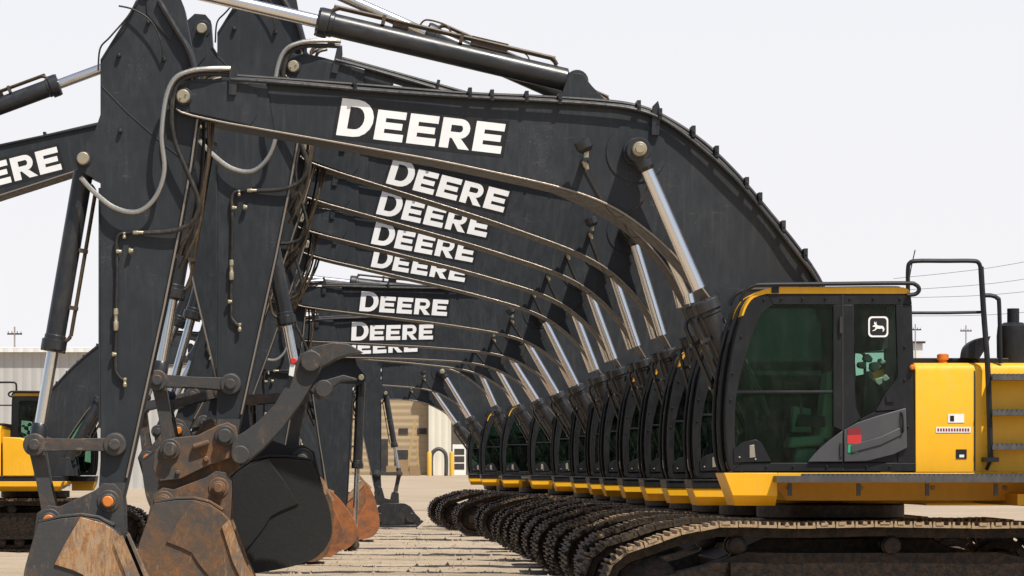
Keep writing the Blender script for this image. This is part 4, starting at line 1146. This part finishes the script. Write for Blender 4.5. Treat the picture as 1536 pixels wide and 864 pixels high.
def panel(name, par, px0, px1, h0, h1, mat, ox, dy=0.0, out=0.06, lab=None):
    mb = MB(); mb.box(bx(px0)-ox, bx(px1)-ox, -out+dy, dy+0.02, h0, h1); o = put(name, mesh(name, mb, mat), par)
    if lab: tag(o, lab)
    return o
panel('door', B1, 556, 582, 0, 3.0, 'door_dark', w1)
panel('door', B1, 592, 612, 0, 2.1, 'door_dark', w1)
panel('window', B1, 598, 612, 3.4, 3.9, 'door_dark', w1); panel('window', B1, 626, 640, 3.4, 3.9, 'door_dark', w1)
B2 = building('cream ribbed bay of the warehouse behind two yellow posts', bx(642.4), bx(676), Yb-1.0, 29, 8.3, 'cream_cladding', slope=1.5)
B3 = building('dark brown building with a white door left of the far cabs', bx(676.4), bx(900), Yb+1.5, 30, 8.0, 'brown_cladding', slope=2)
w3 = bx(676.4)
d = panel('door', B3, 680, 700, 0, 2.55, 'white_trim', w3, out=0.08)
mb = MB()
for k in range(3): mb.box(bx(682.5)-w3, bx(697.5)-w3, -0.10, -0.083, 0.45+k*0.62, 0.95+k*0.62)
put_all('pane', 'pane', lambda q: (q.v.extend(mb.v), q.f.extend(mb.f), q.mi.extend(mb.mi)), 'door_dark', d)
for px, lab in ((640.5, 'yellow steel post left of the grey hoop by the cream bay'), (673.5, 'yellow steel post right of the grey hoop by the cream bay')):
    mb = MB(); mb.lathe((0, 0, 0), (0, 0, 2), [(0, 0.19), (1.85, 0.19), (1.95, 0.14), (1.98, 0.05)], 14)
    p = put('bollard', mesh('bollard', mb, 'bollard_yellow'), loc=(bx(px), Yb-6, ground_z(Yb-6))); tag(p, lab, 'bollard', 'yellow posts by the warehouse')
mb = MB(); mb.tube([(-0.6, 0, 0), (-0.6, 0, 1.5), (-0.4, 0, 2.0), (0, 0, 2.2), (0.4, 0, 2.0), (0.6, 0, 1.5), (0.6, 0, 0)], 0.16)
p = put('hoop_guard', mesh('hoop_guard', mb, 'grip_steel'), loc=(bx(655), Yb-5, ground_z(Yb-5))); tag(p, 'grey hoop guard between the two yellow posts', 'guard')
mb = MB(); mb.prism([(-0.12, 0), (0.12, 0), (0.75, 4.6), (0.62, 4.6)], -0.1, 0.1); mb.prism([(0.9, 0), (1.15, 0), (0.72, 4.6), (0.64, 4.6)], 0.12, 0.3)
for k in range(8): mb.box(0.05+k*0.07, 1.0-k*0.035, 0.09, 0.13, 0.4+k*0.5, 0.5+k*0.5)
p = put('step_ladder', mesh('step_ladder', mb, 'ladder_tan'), loc=(bx(608), Yb-4, ground_z(Yb-4))); tag(p, 'tall yellow step ladder in front of the beige warehouse', 'ladder')
mb = MB()
for k in range(3): mb.box(k*0.95, k*0.95+0.85, -0.5, 0.4, 0, 0.8+0.5*(k % 2))
p = put('crate_stack', mesh('crate_stack', mb, 'wood'), loc=(bx(578), Yb-4, ground_z(Yb-4))); tag(p, 'row of brown crates against the beige warehouse', 'crates')

x0 = wp(-160, 0, 190)[0]; x1 = wp(330, 0, 190)[0]
zt = wp(0, 522, 190)[1]-ground_z(190)
building('long white ribbed shed on the far left', x0, x1, 190, 26, zt-0.26, 'white_cladding', slope=0.55)
x0 = wp(1350, 0, 420)[0]; x1 = wp(1384, 0, 420)[0]
building('small white flat roofed building seen under the handrail', x0, x1, 420, 10, wp(0, 512, 420)[1]-1.36-0.26, 'white_trim', 'door_dark', slope=0.1)
def pole(px, top, D, label, r=0.11):
    x, zt = wp(px, top, D); z0 = ground_z(D)
    p = empty('utility_pole', (x, D, z0)); tag(p, label, 'pole', 'utility poles in the distance')
    mb = MB(); mb.lathe((0, 0, 0), (0, 0, zt-z0), [(0, r), (zt-z0, r*0.7)], 10); put('post', mesh('pole_post', mb, 'pole_wood'), p)
    mb = MB(); mb.box(-0.7, 0.7, -0.06, 0.06, zt-z0-0.75, zt-z0-0.62)
    for q in (-0.6, -0.25, 0.25, 0.6): mb.lathe((q, 0, zt-z0-0.63), (q, 0, zt-z0-0.4), [(0, 0.03), (0.08, 0.05), (0.15, 0.05), (0.22, 0.02)], 8); put('crossarm', mesh('pole_crossarm', mb, 'pole_wood'), p)
    return (x, D, zt-1.0)
pa = pole(1373, 486, 380, 'thin utility pole above the small white building')
pb = pole(1449, 488, 390, 'thin utility pole under the handrail, right of the white building')
pc = pole(22, 490, 300, 'thin utility pole over the white shed on the left')
for i, (y0, y1) in enumerate(((412, 372), (430, 402), (441, 425), (468, 458))):
    mb = MB(); a_ = wp(1340, y0+6, 400); c_ = wp(1640, y1, 400); mid = ((a_[0]+c_[0])/2, (a_[1]+c_[1])/2-0.5)
    mb.tube([(a_[0], 400, a_[1]), (mid[0], 400, mid[1]), (c_[0], 400, c_[1])], 0.03, 5)
    w = put('power_line', mesh('power_line', mb, 'grip_steel')); tag(w, 'faint overhead power line crossing the sky on the right', 'cable', 'faint overhead power lines')
# antenna and a blue rag
mb = MB(); mb.tube([at(cp(1367, 430), -1.3), at(cp(1372, 400), -1.3), at(cp(1378, 373), -1.3)], 0.006, 5)
mesh_ant = mesh('antenna', mb, 'cab_black')
first = [o for o in COL.objects if o.get('category') == 'excavator'][0]
put('antenna', mesh_ant, first)

# ------------------------------------------------------------------ light, sky, camera
SUN = norm((-0.80, 1.0, -2.35))
L = bpy.data.lights.new('sun', 'SUN'); L.energy = 5.0; L.angle = radians(0.53); L.color = (1.0, 0.95, 0.87)
so = bpy.data.objects.new('sun', L); COL.objects.link(so)
import mathutils
so.rotation_euler = mathutils.Vector(SUN).to_track_quat('-Z', 'Y').to_euler(); so.location = (20, -20, 60)
elev = math.asin(-SUN[2]); az = atan2(-SUN[0], -SUN[1])           # azimuth from +Y towards +X
W = bpy.data.worlds.new('World'); sc.world = W; W.use_nodes = True
nt = W.node_tree; bg = nt.nodes['Background']
sky = nt.nodes.new('ShaderNodeTexSky'); sky.sky_type = 'NISHITA'; sky.sun_disc = False
sky.sun_elevation = elev; sky.sun_rotation = az
sky.air_density = 1.0; sky.dust_density = 3.0; sky.ozone_density = 1.0; sky.altitude = 300
tc = nt.nodes.new('ShaderNodeTexCoord'); sx = nt.nodes.new('ShaderNodeSeparateXYZ'); nt.links.new(tc.outputs['Generated'], sx.inputs[0])
hz = ramp(nt, sx.outputs['Z'], [(0.0, 0.96), (0.145, 0.90), (0.24, 0.30), (0.6, 0.06)])        # thin bright haze bank on the far side, thinner overhead and behind
side = N(nt, 'ShaderNodeMapRange'); side.inputs[1].default_value = -0.35; side.inputs[2].default_value = 0.55; side.inputs[3].default_value = 0.05; side.inputs[4].default_value = 1.0
nt.links.new(sx.outputs['Y'], side.inputs[0])
hz = math_n(nt, 'MULTIPLY', hz, side.outputs[0])
nt.links.new(mix(nt, hz, sky.outputs[0], (8.3, 8.23, 8.52)), bg.inputs[0]); bg.inputs[1].default_value = 0.10

cam = bpy.data.cameras.new('camera'); cam.sensor_width = 36; cam.lens = F_PX*36/1536
cam.shift_x = (768-VX)/1536; cam.shift_y = (VY-432)/1536; cam.clip_start = 1; cam.clip_end = 9000
co = bpy.data.objects.new('camera', cam); COL.objects.link(co); co.location = (0, 0, EYE); co.rotation_euler = (radians(90), 0, 0)
sc.camera = co
sc.view_settings.view_transform = 'Standard'; sc.view_settings.look = 'None'; sc.view_settings.gamma = 1; sc.view_settings.exposure = 0.2
sc.view_settings.use_curve_mapping = False
sc.cycles.max_bounces = 8; sc.cycles.transparent_max_bounces = 24
